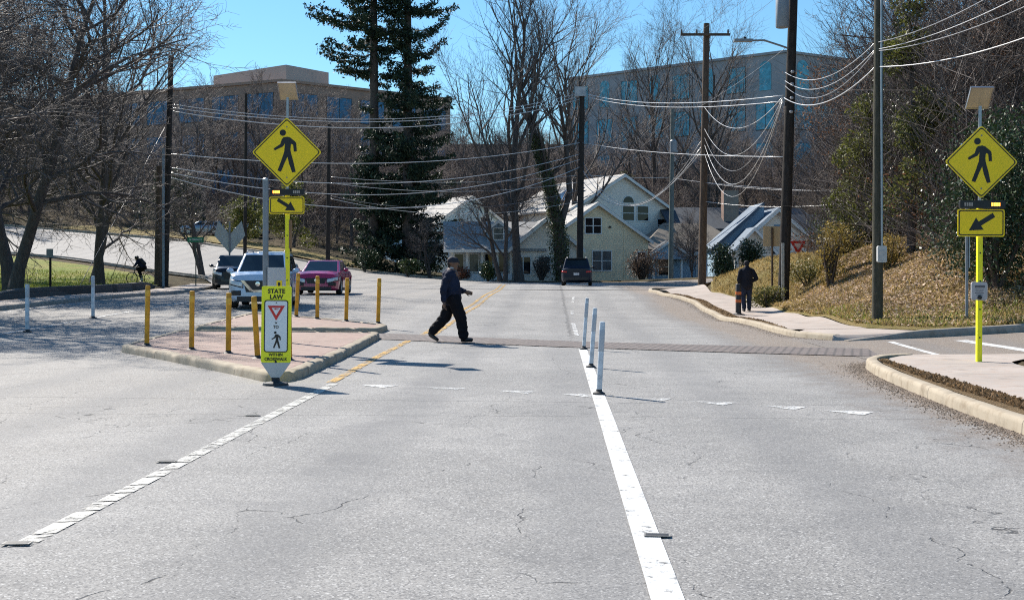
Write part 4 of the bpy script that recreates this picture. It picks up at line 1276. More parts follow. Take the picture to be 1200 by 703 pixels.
# ---- tan roofed house with a blue porch gable
root = empty('porch_house', (hx(800,104), 104, 0), math.radians(8), 'low house with a tan hipped roof, blue porch gable and white columns', 'house')
box_part(root, 'wall', S_STEEL, (-3.1,1.2,-1,6.2,9,3.35))
mb = MB()
zt, ze_ = 5.9, 3.35
mb.add([(-3.6,.7,ze_),(6.7,.7,ze_),(6.7,9.5,ze_),(-3.6,9.5,ze_),(-.6,5,zt),(3.6,5.2,zt)], [(0,1,5,4),(1,2,5),(2,3,4,5),(3,0,4),(3,2,1,0)])
mb.build('roof', M_ROOF_T, root)
gable_walls(root, -2.9, .2, -.4, 1.9, 2.45, 3.0, 4.0, S_STEEL, 'porch_gable')
gable_roof(root, -2.9, .2, -.4, 1.9, 3.0, 4.0, M_ROOF_D, .25, .1, name='porch_roof')
for x in (-2.7,-.1,1.5,2.6,3.6,5.6):
    MB().lathe([(.15,-1),(.15,.75),(.13,.8),(.11,2.55),(.16,2.6),(.16,2.75)], 10, Matrix.Translation((x,.1,0))).build('column', M_TRIM, root, 40)
box_part(root, 'porch_beam', M_TRIM, (-2.8,.0,2.76,6.0,.22,3.1))
for x in (-1.5,2.1,4.3): window(root, x, 1.0, 2.5, .9, 1.2, M_PANE)
box_part(root, 'roof_edge', M_DARK, (.5,.35,3.05,6.6,.66,3.34))

# ---- blue house on the right
root = empty('steel_blue_house', (hx(912,82), 82, 0), math.radians(2), 'steel blue house with a big sunlit gable roof beyond the grassy mound', 'house')
gable_walls(root, -2.9, 2.9, 0, 8, .2, 3.2, 5.75, S_GREY)
gable_roof(root, -2.9, 2.9, 0, 8, 3.2, 5.75, M_ROOF_B, .35)
mb = MB(); mb.prism([(-4.5,3.05),(-.75,6.35),(-.65,6.35),(-.65,6.2),(-4.4,2.9)], 1.5, 6.2); me = mb.mesh('roof', M_ROOF_B); fixnormals(me); link_mesh('roof', me, root)
mb = MB(); mb.prism([(-4.2,.2),(-.6,.2),(-.6,6.1),(-.85,6.1),(-4.2,3.05)], 1.9, 6.0); me = mb.mesh('wall', S_STEEL); fixnormals(me); link_mesh('wall', me, root)
gable_walls(root, -3.4, -.7, -1.5, 1.7, 2.45, 2.9, 4.35, S_GREY, 'porch_gable')
gable_roof(root, -3.4, -.7, -1.5, 1.7, 2.9, 4.35, M_ROOF_B, .3, .1, name='porch_roof')
for x in (-3.25,-2.05,-.9): box_part(root, 'column', M_TRIM, (x-.14,-1.4,.2,x+.14,-1.12,2.44))
box_part(root, 'porch_beam', M_TRIM, (-3.4,-1.42,2.2,-.7,-1.44+.3,2.43))
window(root, -2.6, 1.0, 2.1, 1.0, 1.9); window(root, 1.75, 1.2, 2.4, .9, 0, M_PANE, cols=1)
box_part(root, 'shutter', mat('blue_shutter', (.16,.27,.38), .5), (-.3,-.06,3.5,.35,-.005,4.7))
mb = MB(); slope(mb, 1.0, 11.5, 3.4, 3.3, 6.6, 5.6); slope(mb, 1.0, 11.5, 10, 3.3, 6.603, 5.6); mb.build('roof', M_ROOF_D, root)
box_part(root, 'wall', S_STEEL, (1.2,3.8,.2,11.3,9.6,3.32))
# brick house behind it, seen as a chimney and a roof
root = empty('brick_house', (hx(861,112), 112, 0), math.radians(8), 'low dark roofed house with a red brick chimney behind the porch house', 'house')
box_part(root, 'wall', S_TAN, (-6,0,-1,8,9,5.4))
mb = MB(); slope(mb, -6.5, 8.5, -.5, 5.3, 4.5, 7.6); slope(mb, -6.5, 8.5, 9.5, 5.3, 4.503, 7.6); mb.build('roof', M_ROOF_D, root)
box_part(root, 'chimney', MATS.get('x') or brick('red_chimney_brick', (.20,.075,.055), (.25,.10,.07), (.28,.24,.2), 5, world=False), (-.75,1.2,5.4,.75,2.1,9.3))

# ---- office buildings on the hill
M_GLASS_B = glass('sky_reflect_blue_glass', (.05,.20,.36), .12)  # reflected sky put into the pane colour as blue
M_GLASS_C = glass('sky_reflect_cyan_glass', (.14,.50,.62), .12)  # cyan base colour stands in for the sky these panes reflect
M_BRICK_O = brick('office_brick', (.38,.22,.15), (.45,.27,.19), (.40,.33,.28), 3.5, (math.radians(90),0,0), world=False)
M_PRECAST = mat('office_precast', (.36,.35,.35), .8, .12, .4, bmp=.2, bscale=8)
M_PENT = mat('penthouse_panels', (.40,.35,.31), .7, .08, .5)

def office(label, corner, left, right, ztop, zbot, wall, glassm, floors, fh, wl, wr, arched=False, pier=1.0, name='office_building'):
    """two street faces meeting at a corner; each bay's windows are parts of their own"""
    c = Vector((corner[0], corner[1], 0))
    root = empty(name, c, 0, label, 'office building')
    L, Rr = Vector((left[0], left[1], 0))-c, Vector((right[0], right[1], 0))-c
    back = L+Rr
    mb = MB()
    q = [Vector((0,0,0)), Rr, back, L]
    vs = [p+Vector((0,0,z)) for z in (zbot, ztop) for p in q]
    mb.add(vs, [(3,2,1,0),(4,5,6,7),(0,1,5,4),(1,2,6,5),(2,3,7,6),(3,0,4,7)])
    me = mb.mesh('wall', wall); fixnormals(me); link_mesh('wall', me, root)
    cop = MB()
    for D, s in ((L, 1), (Rr, -1)):
        u = D.normalized(); nrm = Vector((u.y, -u.x, 0))*(1 if Vector((u.y, -u.x, 0)).y < 0 else -1)
        T = Matrix((( u.x, -nrm.x, 0, 0), (u.y, -nrm.y, 0, 0), (0, 0, 1, 0), (0, 0, 0, 1)))
        n = wl if s == 1 else wr
        W = D.length; bw = (W-1.0)/n
        cb = MB(T); cb.box(-.2, -.25, ztop-.05, W+.2, .3, ztop+.35); cb.build('coping', wall, root)
        for f in range(floors):
            z1 = ztop-1.5-f*fh; z0 = z1-fh*.66
            for b in range(n):
                x0 = .8+b*bw+pier*.5; x1 = x0+bw-pier
                mb = MB(T)
                if arched and f == 0 and b % 2 == 0:
                    xm = (x0+x1)/2; hw = (x1-x0)/2*.62
                    pts = [(xm-hw, z0), (xm+hw, z0)]+[(xm+hw*math.cos(math.pi*i/10), z1-hw*.4+hw*.9*math.sin(math.pi*i/10)) for i in range(11)]
                    mb.prism(pts, -.08, .05)
                    me = mb.mesh('window', glassm); fixnormals(me); link_mesh('window', me, root)
                    continue
                nm = max(2, int((x1-x0)/1.5))
                cw = (x1-x0)/nm
                for k in range(nm):
                    mb.box(x0+k*cw+.06, -.07, z0+.06, x0+(k+1)*cw-.06, .05, z1-.06)
                o = mb.build('window', glassm, root)
                fm = MB(T); fm.box(x0-.05, -.04, z0-.08, x1+.05, .04, z1+.02); fm.build('frame', M_DARK, o)
    return root

off = office('long brick office building with blue glass and a penthouse, up the hill', (-40.5,171), (-95,196), (-17.2,190), 29.4, 4, M_BRICK_O, M_GLASS_B, 4, 5.6, 9, 5, pier=1.5)
pm = MB()
def hexa(mb, pts, z0, z1):
    n = len(pts); mb.add([(x,y,z0) for x, y in pts]+[(x,y,z1) for x, y in pts], [tuple(reversed(range(n))), tuple(range(n,2*n))]+[(i,(i+1) % n,n+(i+1) % n,n+i) for i in range(n)])
hexa(pm, [(-.3,4),(4.8,11),(-6,30),(-14.3,14)], 29.4, 32.6)
me = pm.mesh('penthouse', M_PENT); fixnormals(me); po = link_mesh('penthouse', me, off)
office('grey office building with cyan glass strips on the ridge behind the yellow house', (36,180), (2.4,206), (62,196), 35.4, 4, M_PRECAST, M_GLASS_C, 5, 6.2, 8, 5, True, 1.9)
lw = empty('low_office_wing', (hx(520,196), 196, 0), 0, 'low grey office wing with a flat roofline between the conifers and the bare trees', 'office building')
box_part(lw, 'wall', mat('wing_wall', (.20,.17,.16), .85, .1, .5), (0,0,8,20.5,12,22.4))
box_part(lw, 'coping', M_DARK, (-.2,-.2,22.41,20.7,12.2,22.8))
for k in range(5):
    fo = box_part(lw, 'window', M_GLASS_B, (1+k*3.9,-.08,18.4,3.9+k*3.9,-.01,20.6))
# ------------------------------------------------------------------ street furniture
M_GALV = mat('galvanised_steel', (.36,.37,.38), .42, .15, 4, metal=.8)
M_GREYP = mat('grey_post_paint', (.22,.24,.26), .5, .15, 4, metal=.3)
M_ALU = mat('sign_back_aluminium', (.42,.45,.48), .42, .08, 2, metal=.55)
M_FYEL = mat('fluorescent_yellow_sheeting', (1.0,.70,.0), .42, .03, 3, spec=.5)
M_FGRN = mat('yellow_green_sheeting', (.92,.90,.015), .42, .03, 3, spec=.5)
M_POSTY = mat('yellow_green_post', (.86,.82,.01), .4, .05, 4)
M_BLACK = mat('black_sheeting', (.008,.008,.008), .45, .1)
M_BOLL = mat('yellow_post_plastic', (.60,.29,.010), .55, .28, 7)
M_RUB = mat('black_rubber', (.022,.022,.024), .6, .2, 8)
M_WPOST = mat('white_post_plastic', (.52,.56,.60), .5, .25, 7)
M_REFL = mat('grey_reflective_band', (.40,.43,.47), .35, .08, 6)
M_SIGNW = mat('white_sign_sheeting', (.78,.80,.80), .42, .03)
M_SIGNR = mat('red_sign_sheeting', (.62,.025,.02), .42, .05)
M_SOLARB = mat('solar_panel_back', (.46,.36,.23), .6, .1, 5)
M_SOLAR = glass('solar_cells', (.02,.03,.06))
M_LED = glow('amber_led_lit', (1,.32,.04), 3.0)
M_LEDOFF = mat('amber_led_off', (.34,.30,.27), .3, .1)

def text_mesh(txt, size, mat_, name='lettering', align='CENTER', bold=.0, sx=1.0):
    cu = bpy.data.curves.new(name, 'FONT')
    cu.body = txt; cu.size = size; cu.align_x = align; cu.align_y = 'CENTER'; cu.extrude = .0015; cu.offset = bold; cu.resolution_u = 3
    tmp = bpy.data.objects.new(name, cu); COL.objects.link(tmp)
    dg = bpy.context.evaluated_depsgraph_get()
    me = bpy.data.meshes.new_from_object(tmp.evaluated_get(dg))
    bpy.data.objects.remove(tmp); bpy.data.curves.remove(cu)
    me.transform(Matrix.Diagonal((sx,1,1,1)))
    me.transform(Matrix.Rotation(math.pi/2, 4, 'X'))     # stands upright, faces -y
    me.materials.clear(); me.materials.append(mat_)
    me.name = name
    return me
def lettering(parent, txt, size, m, loc, bold=0, sx=1.0):
    o = link_mesh('lettering', text_mesh(txt, size, m, 'lettering', 'CENTER', bold, sx), parent)
    o.location = loc
    return o
def plate(name, pts, y0, y1, m, parent):
    """flat plate; pts in (x, z)"""
    me = MB().prism(pts, y0, y1).mesh(name, m); fixnormals(me)
    return link_mesh(name, me, parent)
def rounded(pts, r, n=4):
    out = []
    N_ = len(pts)
    for i in range(N_):
        p = Vector(pts[i]); a = (Vector(pts[i-1])-p).normalized(); b = (Vector(pts[(i+1) % N_])-p).normalized()
        half = math.acos(max(-1, min(1, a.dot(b))))/2
        t = r/math.tan(half); c = p+(a+b).normalized()*(r/math.sin(half))
        p0, p1 = p+a*t, p+b*t
        a0 = math.atan2(p0.y-c.y, p0.x-c.x); a1 = math.atan2(p1.y-c.y, p1.x-c.x)
        d = (a1-a0+math.pi) % (2*math.pi)-math.pi
        for k in range(n+1):
            q = a0+d*k/n; out.append((c.x+r*math.cos(q), c.y+r*math.sin(q)))
    return out
def rect(w, h, r=.03, cx=0, cz=0):
    return [(x+cx, z+cz) for x, z in rounded([(-w/2,-h/2),(w/2,-h/2),(w/2,h/2),(-w/2,h/2)], r)]
def ring_plate(name, outer, inner, y0, y1, m, parent):
    n = len(outer); mb = MB()
    vs = [(x,y0,z) for x, z in outer]+[(x,y0,z) for x, z in inner]+[(x,y1,z) for x, z in outer]+[(x,y1,z) for x, z in inner]
    fs = []
    for i in range(n):
        j = (i+1) % n
        fs += [(i,j,n+j,n+i), (2*n+j,2*n+i,3*n+i,3*n+j), (j,i,2*n+i,2*n+j), (n+i,n+j,3*n+j,3*n+i)]
    mb.add(vs, fs); me = mb.mesh(name, m); fixnormals(me)
    return link_mesh(name, me, parent)

# the walking figure of the warning sign, in units of the sign's half diagonal
WALK_HEAD = (-.115, .535, .092)
WALK_BODY = [(-.10,.40),(.02,.42),(.10,.395),(.26,.26),(.275,.225),(.29,-.01),(.205,-.015),(.185,.185),(.12,.215),(.105,.05),(.12,-.05),(.185,-.28),(.255,-.60),(.155,-.62),(.065,-.36),(.02,-.16),(-.06,-.33),(-.17,-.60),(-.27,-.56),(-.17,-.30),(-.075,-.02),(-.055,.235),(-.11,.135),(-.35,.02),(-.385,.075),(-.19,.205),(-.145,.345)]
def walker_symbol(parent, s, y0, y1, cx=0, cz=0, m=None):
    pts = [(cx+x*s, cz+z*s) for x, z in WALK_BODY]
    mb = MB().prism(pts, y0, y1)
    hx_, hz_, hr = WALK_HEAD
    mb.prism([(cx+(hx_+hr*math.cos(2*math.pi*i/18))*s, cz+(hz_+hr*math.sin(2*math.pi*i/18))*s) for i in range(18)], y0, y1)
    me = mb.mesh('walking_figure', m or M_BLACK)
    bm = bmesh.new(); bm.from_mesh(me); bmesh.ops.triangulate(bm, faces=[f for f in bm.faces if len(f.verts) > 4]); bmesh.ops.recalc_face_normals(bm, faces=bm.faces); bm.to_mesh(me); bm.free()
    return link_mesh('walking_figure', me, parent)

def crossing_sign(x, y, zbase, zc, half, label, arrow_dir, led_left, bar_z, plq_z, plq_w, plq_h, panel_z, pole_top, lean=0.0, postname='post'):
    o = empty('crossing_sign', (x, y, zbase), 0, label, 'road sign')
    o.rotation_euler = (0, lean, 0)
    z = lambda v: v-zbase
    # square perforated post
    pm = MB()
    pm.box(-.036,-.036,-.3,.036,.036,z(bar_z)+.02)
    pm.build('post', M_POSTY, o)
    hm = MB()
    k = .35
    while k < z(plq_z)-plq_h*.6:
        hm.lathe([(.013,0),(.013,.003)], 8, Matrix.Translation((0,-.036,k)) @ Matrix.Rotation(math.pi/2, 4, 'X')); k += .42
    hm.build('bolt_holes', M_BLACK, o)
    MB().tube([(0,.01,z(bar_z)-.05),(0,.01,z(panel_z)-.12)], .024, 10).build('mast', M_GALV, o)
    # diamond
    r = half
    d = plate('diamond_plate', [(a, b+z(zc)) for a, b in rounded([(0,-r),(r,0),(0,r),(-r,0)], .045)], -.060, -.054, M_FYEL, o)
    def dia(q): return [(a, b+z(zc)) for a, b in rounded([(0,-q),(q,0),(0,q),(-q,0)], .04*q/r)]
    ring_plate('border', dia(r*.955), dia(r*.918), -.0625, -.0605, M_BLACK, d)
    walker_symbol(d, r*.98, -.0635, -.0605, 0, z(zc)+.02)
    bl = MB()
    for s in (-1, 1): bl.lathe([(.014,0),(.011,.006)], 8, Matrix.Translation((0,-.0605,z(zc)+s*r*.72)) @ Matrix.Rotation(math.pi/2, 4, 'X'))
    bl.build('bolts', M_GREYP, d)
    bk = MB(); bk.box(-.30,-.053,z(zc)-.28,.30,-.037,z(zc)-.24); bk.box(-.30,-.053,z(zc)+.24,.30,-.037,z(zc)+.28); bk.build('bracket', M_ALU, o)
    # flashing beacon bar
    w = plq_w*.96
    b = plate('beacon_bar', rect(w, .115, .012, .01, z(bar_z)), -.10, -.037, M_BLACK, o)
    for s in (-1, 1):
        lit = (s < 0) == led_left
        lm = MB()
        for i in range(4):
            xx = s*w*.30+(i-1.5)*.034
            lm.box(xx-.012, -.106, z(bar_z)-.026, xx+.012, -.101, z(bar_z)+.026)
        lm.build('beacon_lamp', M_LED if lit else M_LEDOFF, b)
    # arrow plaque
    q = plate('arrow_plaque', rect(plq_w, plq_h, .03, 0, z(plq_z)), -.060, -.054, M_FYEL, o)
    ring_plate('border', rect(plq_w-.035, plq_h-.035, .028, 0, z(plq_z)), rect(plq_w-.065, plq_h-.065, .022, 0, z(plq_z)), -.0625, -.0605, M_BLACK, q)
    ar = [(-.20,-.032),(-.20,.032),(.02,.032),(.02,.095),(.19,0),(.02,-.095),(.02,-.032)]
    a = math.radians(-32) if arrow_dir > 0 else math.radians(180+32)
    if arrow_dir < 0: ar = [(px*1.12, pz*1.12) for px, pz in ar]
    pts = [(px*math.cos(a)-pz*math.sin(a), px*math.sin(a)+pz*math.cos(a)+z(plq_z)) for px, pz in ar]
    me = MB().prism(pts, -.0635, -.0605).mesh('arrow', M_BLACK)
    bm = bmesh.new(); bm.from_mesh(me); bmesh.ops.triangulate(bm, faces=[f for f in bm.faces if len(f.verts) > 4]); bmesh.ops.recalc_face_normals(bm, faces=bm.faces); bm.to_mesh(me); bm.free()
    link_mesh('arrow', me, q)
    # solar panel tilted to the sun ahead: we see its back
    T = Matrix.Translation((0,.02,z(panel_z))) @ Matrix.Rotation(math.radians(-52), 4, 'X')
    sp = MB(T); sp.box(-.16,-.17,.0,.16,.17,.022); so = sp.build('solar_panel', M_SOLARB, o)
    MB(T).box(-.15,-.16,.0225,.15,.16,.028).build('solar_cells', M_SOLAR, so)
    fr = MB(T)
    for bx_ in ((-.172,-.182,-.006,-.1605,.182,.03),(.1605,-.182,-.006,.172,.182,.03),(-.16,-.182,-.006,.16,-.1705,.03),(-.16,.1705,-.006,.16,.182,.03)): fr.box(*bx_)
    fr.build('panel_frame', M_GALV, so)
    return o

# refuge island sign
YL = 21.6; sL = F/YL
XL = (337-VX)/sL
zz = lambda py, Y: EYE-(py-VY)*Y/F
isl = .128
S1 = crossing_sign(XL, YL, H(XL,YL)+isl-.02, zz(179,YL), 41/sL, 'yellow pedestrian crossing sign on the refuge island, arrow pointing down to the right', 1, True, zz(225.5,YL), zz(241,YL), 41/sL, 20/sL, zz(107,YL), 0)
# its post carries a control box
cb = MB(); cb.box(.037,-.05,zz(291,YL)-S1.location.z,.075,.05,zz(258,YL)-S1.location.z); cb.build('control_box', mat('brown_control_box', (.24,.13,.05), .5), S1)
YR = 17.2; sR = F/YR
XR = (1147-VX)/sR
S2 = crossing_sign(XR, YR, H(XR,YR)+.13, zz(190.5,YR), 43/sR, 'yellow pedestrian crossing sign beside the side street, arrow pointing down to the left', -1, False, zz(240,YR), zz(261.5,YR), 55/sR, 32/sR, zz(115,YR), 0, lean=.006)
zb_ = zz(341,YR)-S2.location.z
pb = plate('push_button_plate', rect(.24, .27, .035, -.02, zb_), -.065, -.038, mat('grey_push_plate', (.40,.40,.41), .5, .08), S2)
pm = MB()
pm.box(-.09,-.068,zb_+.05,.06,-.0655,zb_+.085)
for i, w in enumerate((.13,.11,.13,.09)): pm.box(-.02-w/2,-.068,zb_+.02-i*.026,-.02+w/2,-.0655,zb_+.028-i*.026)
pm.build('instruction_marks', mat('dark_marks', (.10,.10,.11), .6), pb)
MB().lathe([(.03,0),(.03,.03),(.018,.035)], 14, Matrix.Translation((-.02,-.065,zb_-.095)) @ Matrix.Rotation(math.pi/2, 4, 'X')).build('push_button', M_BLACK, pb)

# grey post with its own push button box on the island
Yp = 19.3; xp = (311.3-VX)*Yp/F
o = empty('steel_post', (xp, Yp, H(xp,Yp)+isl-.02), 0, 'tall grey steel post with a white push button box on the refuge island', 'post')
MB().tube([(0,0,-.1),(0,0,zz(212,Yp)-o.location.z)], .047, 12).build('shaft', M_GREYP, o)
MB().lathe([(.05,0),(.05,.03),(.02,.05)], 12, Matrix.Translation((0,0,zz(212,Yp)-o.location.z))).build('post_cap', M_GALV, o)
zq = zz(333,Yp)-o.location.z
b = box_part(o, 'button_box', mat('pale_button_box', (.50,.51,.52), .5, .06), (.048,-.07,zq-.2,.33,.03,zq+.28))
box_part(b, 'button_sign', M_FYEL, (.20,-.078,zq-.06,.29,-.0705,zq+.06)); box_part(b, 'button_mark', M_BLACK, (.225,-.082,zq-.03,.265,-.0785,zq+.03))

# in-street sign
Ys = 15.05; xs_ = (323-VX)*Ys/F
o = empty('in_street_sign', (xs_, Ys, H(xs_,Ys)), 0, 'narrow yellow-green STATE LAW yield to pedestrians sign standing on the road at the island nose', 'road sign')
o.rotation_euler = (0, .012, math.radians(4))
W, zt_, zm, zb2 = .380, 1.29, .295, .06
pl = plate('sign_panel', rounded([(-W/2,zm),(W/2,zm),(W/2,zt_),(-W/2,zt_)], .02), -.020, .020, M_FGRN, o)
sw, s0, s1 = .285, .440, 1.098
sh = lambda w, a, b, r: rounded([(-w/2,a),(w/2,a),(w/2,b),(-w/2,b)], r)
wp = plate('white_face', sh(sw, s0, s1, .028), -.024, -.0205, M_SIGNW, pl)
ring_plate('border', sh(sw+.022, s0-.011, s1+.011, .034), sh(sw-.002, s0+.001, s1-.001, .027), -.0265, -.0245, M_BLACK, wp)
lettering(pl, 'STATE', .080, M_BLACK, (0,-.023,1.222), .0025, .98)
lettering(pl, 'LAW', .080, M_BLACK, (0,-.023,1.148), .0025, .98)
lettering(pl, 'WITHIN', .052, M_BLACK, (0,-.023,.396), .0016, .95)
lettering(pl, 'CROSSWALK', .058, M_BLACK, (0,-.023,.338), .0018, .85)
tri = lambda r, cz: [(-.866*r, cz+r*.5), (0, cz-r), (.866*r, cz+r*.5)]
yt = plate('yield_triangle', tri(.128, .972), -.0275, -.0245, M_SIGNR, pl)
yi = plate('yield_centre', tri(.066, .975), -.030, -.028, M_SIGNW, yt)
lettering(yi, 'YIELD', .026, M_SIGNR, (0,-.0315,.992), .0006, .9)
plate('small_arrow', [(-.018,.822),(.018,.822),(0,.797)], -.0275, -.0245, M_BLACK, pl)
lettering(pl, 'TO', .055, M_BLACK, (0,-.026,.757), .0015, .9)
walker_symbol(pl, .178, -.0275, -.0245, .012, .59)
bm_ = MB(); bm_.lathe([(.016,0),(.012,.008)], 8, Matrix.Translation((0,-.02,.305)) @ Matrix.Rotation(math.pi/2, 4, 'X')); bm_.lathe([(.008,0),(.007,.005)], 8, Matrix.Translation((0,-.0245,1.075)) @ Matrix.Rotation(math.pi/2, 4, 'X')); bm_.build('bolts', M_BLACK, pl)
plate('pointed_support', [(-W/2,zm-.001),(-.03,zb2),(.03,zb2),(W/2,zm-.001)], -.018, .018, M_ALU, o)
fb = MB(); fb.box(-.05,-.03,.03,.05,.03,.10); fb.lathe([(.17,0),(.16,.03),(.06,.05),(.03,.09)], 14); fb.build('rubber_base', M_RUB, o, 40)

# yellow flexible posts on the islands
def flex_post(x, y, z, h, r, m, lean, name, label, group, bands=None, base=M_RUB, cat='bollard', flat=1.0):
    o = empty(name, (x, y, z), R.uniform(-.3,.3), label, cat, group)
    o.rotation_euler[0], o.rotation_euler[1] = lean[1], lean[0]
    MB().lathe([(r*2.3,-.02),(r*2.2,.015),(r*1.2,.035),(r*1.0,.06)], 14).build('base', base, o, 40)
    b = MB().lathe([(r,.03),(r,h-.02),(r*.9,h-.005),(r*.55,h)], 14).build('shaft', m, o, 50)
    if bands:
        for z0, z1, bm2 in bands:
            MB().lathe([(r+.002,z0),(r+.0025,z0+.002),(r+.0025,z1-.002),(r+.002,z1)], 14).build('reflective_band', bm2, b, 50)
    return o
GY_ = 'yellow posts edging the refuge island'
M_GOLD = mat('amber_reflective_band', (.70,.40,.04), .35, .06)
for px, py, top, ln, lab in ((172,404.5,333,.02,'yellow plastic post at the outer end of the near island kerb'),
                    (224.5,409,339,.01,'yellow plastic post second from the outer end of the near island kerb'),
                    (267.5,413,341,.012,'yellow plastic post third from the outer end of the near island kerb'),
                    (302,418.5,345,-.06,'yellow plastic post leaning beside the STATE LAW sign'),
                    (339,421,346,-.01,'yellow plastic post half hidden behind the STATE LAW sign')):
    Yb = F*(EYE-isl)/(py-VY); x = (px-VX)*Yb/F
    flex_post(x, Yb, H(x,Yb)+isl-.02, (py-top)*Yb/F, .043, M_BOLL, (ln, 0), 'yellow_post', lab, GY_, [((py-top)*Yb/F-.20, (py-top)*Yb/F-.09, M_GOLD)])
for px, py, top, ln, lab in ((347,377.5,326,.05,'yellow plastic post on the far island, nearest the crossing sign post'),
                    (371.7,379,328,.01,'yellow plastic post on the far island between the white and the red car'),
                    (405.5,380.5,329,.03,'yellow plastic post on the far island in front of the red car'),
                    (443,382,328.5,.03,'yellow plastic post on the far island nearest the centre line')):
    Yb = F*(EYE-isl)/(py-VY); x = (px-VX)*Yb/F
    flex_post(x, Yb, H(x,Yb)+isl-.02, (py-top)*Yb/F, .048, M_BOLL, (ln, 0), 'yellow_post', lab, GY_, [((py-top)*Yb/F-.20, (py-top)*Yb/F-.09, M_GOLD)])
for px, py, top, ln, lab in ((702,462,377,.048,'white lane post on the solid white line, the one closest to the yield teeth'),
                    (692.5,430.5,361,.07,'white lane post in the middle of the row of three on the white line'),
                    (684,409.5,349.5,.068,'white lane post at the brick crosswalk end of the white line')):
    Yb = F*EYE/(py-VY); x = (px-VX)*Yb/F; hh = (py-top)*Yb/F
    flex_post(x, Yb, H(x,Yb)+.01, hh, .034, M_WPOST, (ln, 0), 'lane_post', lab, 'white posts on the lane line', [(hh-.36, hh-.10, M_REFL)])
for px, py, top, lab in ((32,392,336,'white lane post at the edge line nearest the lawn trees'), (109,380.5,331,'white lane post at the edge line below the cyclist')):
    Yb = F*(EYE-.03)/(py-VY); x = (px-VX)*Yb/F; hh = (py-top)*Yb/F
    flex_post(x, Yb, H(x,Yb)+.005, hh, .045, M_WPOST, (0, 0), 'lane_post', lab, 'white posts on the edge line', [(hh-.3, hh-.1, M_REFL)])
# dark bollard with orange bands by the pavement
Yb = 38.2; x = (865.3-VX)*Yb/F
flex_post(x, Yb, H(x,Yb)+.12, 1.02, .095, M_RUB, (0,0), 'banded_bollard', 'black bollard with orange bands at the pavement edge beside the walking pedestrian', None,
          [(.40,.50,mat('orange_band', (.62,.14,.03), .4)), (.66,.76,MATS['orange_band'])])

# ---- utility poles
def wood(name, c, c2):
    return bark(name, c, c2)
M_POLE_B = wood('creosoted_pole', (.028,.024,.022), (.055,.047,.042))
M_POLE_G = wood('green_brown_pole', (.055,.055,.04), (.10,.092,.07))
M_POLE_T = wood('weathered_brown_pole', (.085,.06,.045), (.15,.11,.08))
M_POLE_GR = wood('grey_green_pole', (.13,.15,.14), (.19,.20,.185))
def pole(x, y, ztop, r, m, label, lean=(0,0), name='utility_pole', z=None):
    zb_ = H(x, y) if z is None else z
    o = empty(name, (x, y, zb_), 0, label, 'utility pole')
    h = ztop-zb_
    MB().tube([(0,0,-.6),(0,0,0),(lean[0]*.5,lean[1]*.5,h*.5),(lean[0],lean[1],h)], [r*1.05,r,r*.88,r*.72], 14).build('shaft', m, o, 60)
    return o, h
p1x, p1y = P(917.5,0,42)[0], 42
P1, h1 = pole(p1x, p1y, 13.5, .21, M_POLE_B, 'thick black utility pole carrying a street light, behind the walking pedestrian', (.45,0))
arm = MB().tube([(.25,-.05,zz(58,42)-P1.location.z),(-.15,-.15,zz(56,42)-P1.location.z+.05),(-.75,-.3,zz(51,42)-P1.location.z+.05),(-1.3,-.4,zz(50.5,42)-P1.location.z)], .035, 8).build('light_arm', M_GREYP, P1)
lh = MB(); T = Matrix.Translation((-1.3,-.4,zz(50.5,42)-P1.location.z))
lh.box(-.55,-.12,-.04,.12,.12,.05, T); lo = lh.build('lamp_head', M_GREYP, arm)
MB().box(-.2,-.05,.05,-.1,.05,.13, T).build('light_sensor', M_BLACK, lo)
MB().lathe([(.22,0),(.24,.04),(.24,1.0),(.20,1.1)], 16, Matrix.Translation((-.12,-.48,zz(36,42)-P1.location.z))).build('transformer', mat('grey_transformer', (.24,.26,.28), .5, .1), P1, 40)
box_part(P1, 'conduit', M_GALV, (-.10,-.26,-.1,.0,-.2,2.4))
for z_ in (7.1,7.6,8.1,8.55): MB().lathe([(.05,0),(.07,.05),(.05,.1)], 10, Matrix.Translation((.02+.033*z_,-.24,z_))).build('insulator', mat('porcelain', (.35,.35,.36), .3), P1)

p2x, p2y = P(1028,0,28)[0], 28
P2, h2 = pole(p2x, p2y, 10.5, .135, M_POLE_G, 'green-brown utility pole with conduit and grey meter box by the side street', (.05,0))
zq = zz(298,28)-P2.location.z
mbx = plate('meter_box', rect(.22,.40,.04,.05,zq), -.26, -.145, mat('meter_box_grey', (.45,.46,.46), .45, .06), P2)
box_part(mbx, 'box_cover', mat('meter_cover', (.38,.39,.39), .5), (-.03,-.268,zq-.16,.13,-.2605,zq+.10))
MB().tube([(.06,-.19,zq+.19),(.05,-.165,6.0),(.06,-.15,9.6)], .028, 8).build('conduit', M_GALV, P2, 60)
p3x, p3y = P(822.5,0,61)[0], 61
P3, h3 = pole(p3x, p3y, zz(28,61), .22, M_POLE_T, 'brown utility pole with a crossarm at the end of the grassy mound', (.25,0))
ca = MB(); zc_ = zz(42,61)-P3.location.z; ca.box(-1.15,-.32,zc_-.06,1.45,-.2,zc_+.06); co_ = ca.build('crossarm', M_POLE_T, P3)
M_BPORC = mat('brown_porcelain', (.10,.06,.04), .3)
for xx in (-1.1,-.3,1.35): MB().lathe([(.03,0),(.055,.06),(.04,.2),(.02,.22)], 10, Matrix.Translation((xx,-.26,zc_+.06))).build('insulator', M_BPORC, co_)
p4x, p4y = P(679,0,86)[0], 86
P4, h4 = pole(p4x, p4y, zz(108,86), .26, M_POLE_B, 'dark utility pole with a pale square box on top, in front of the yellow house', (.2,0))
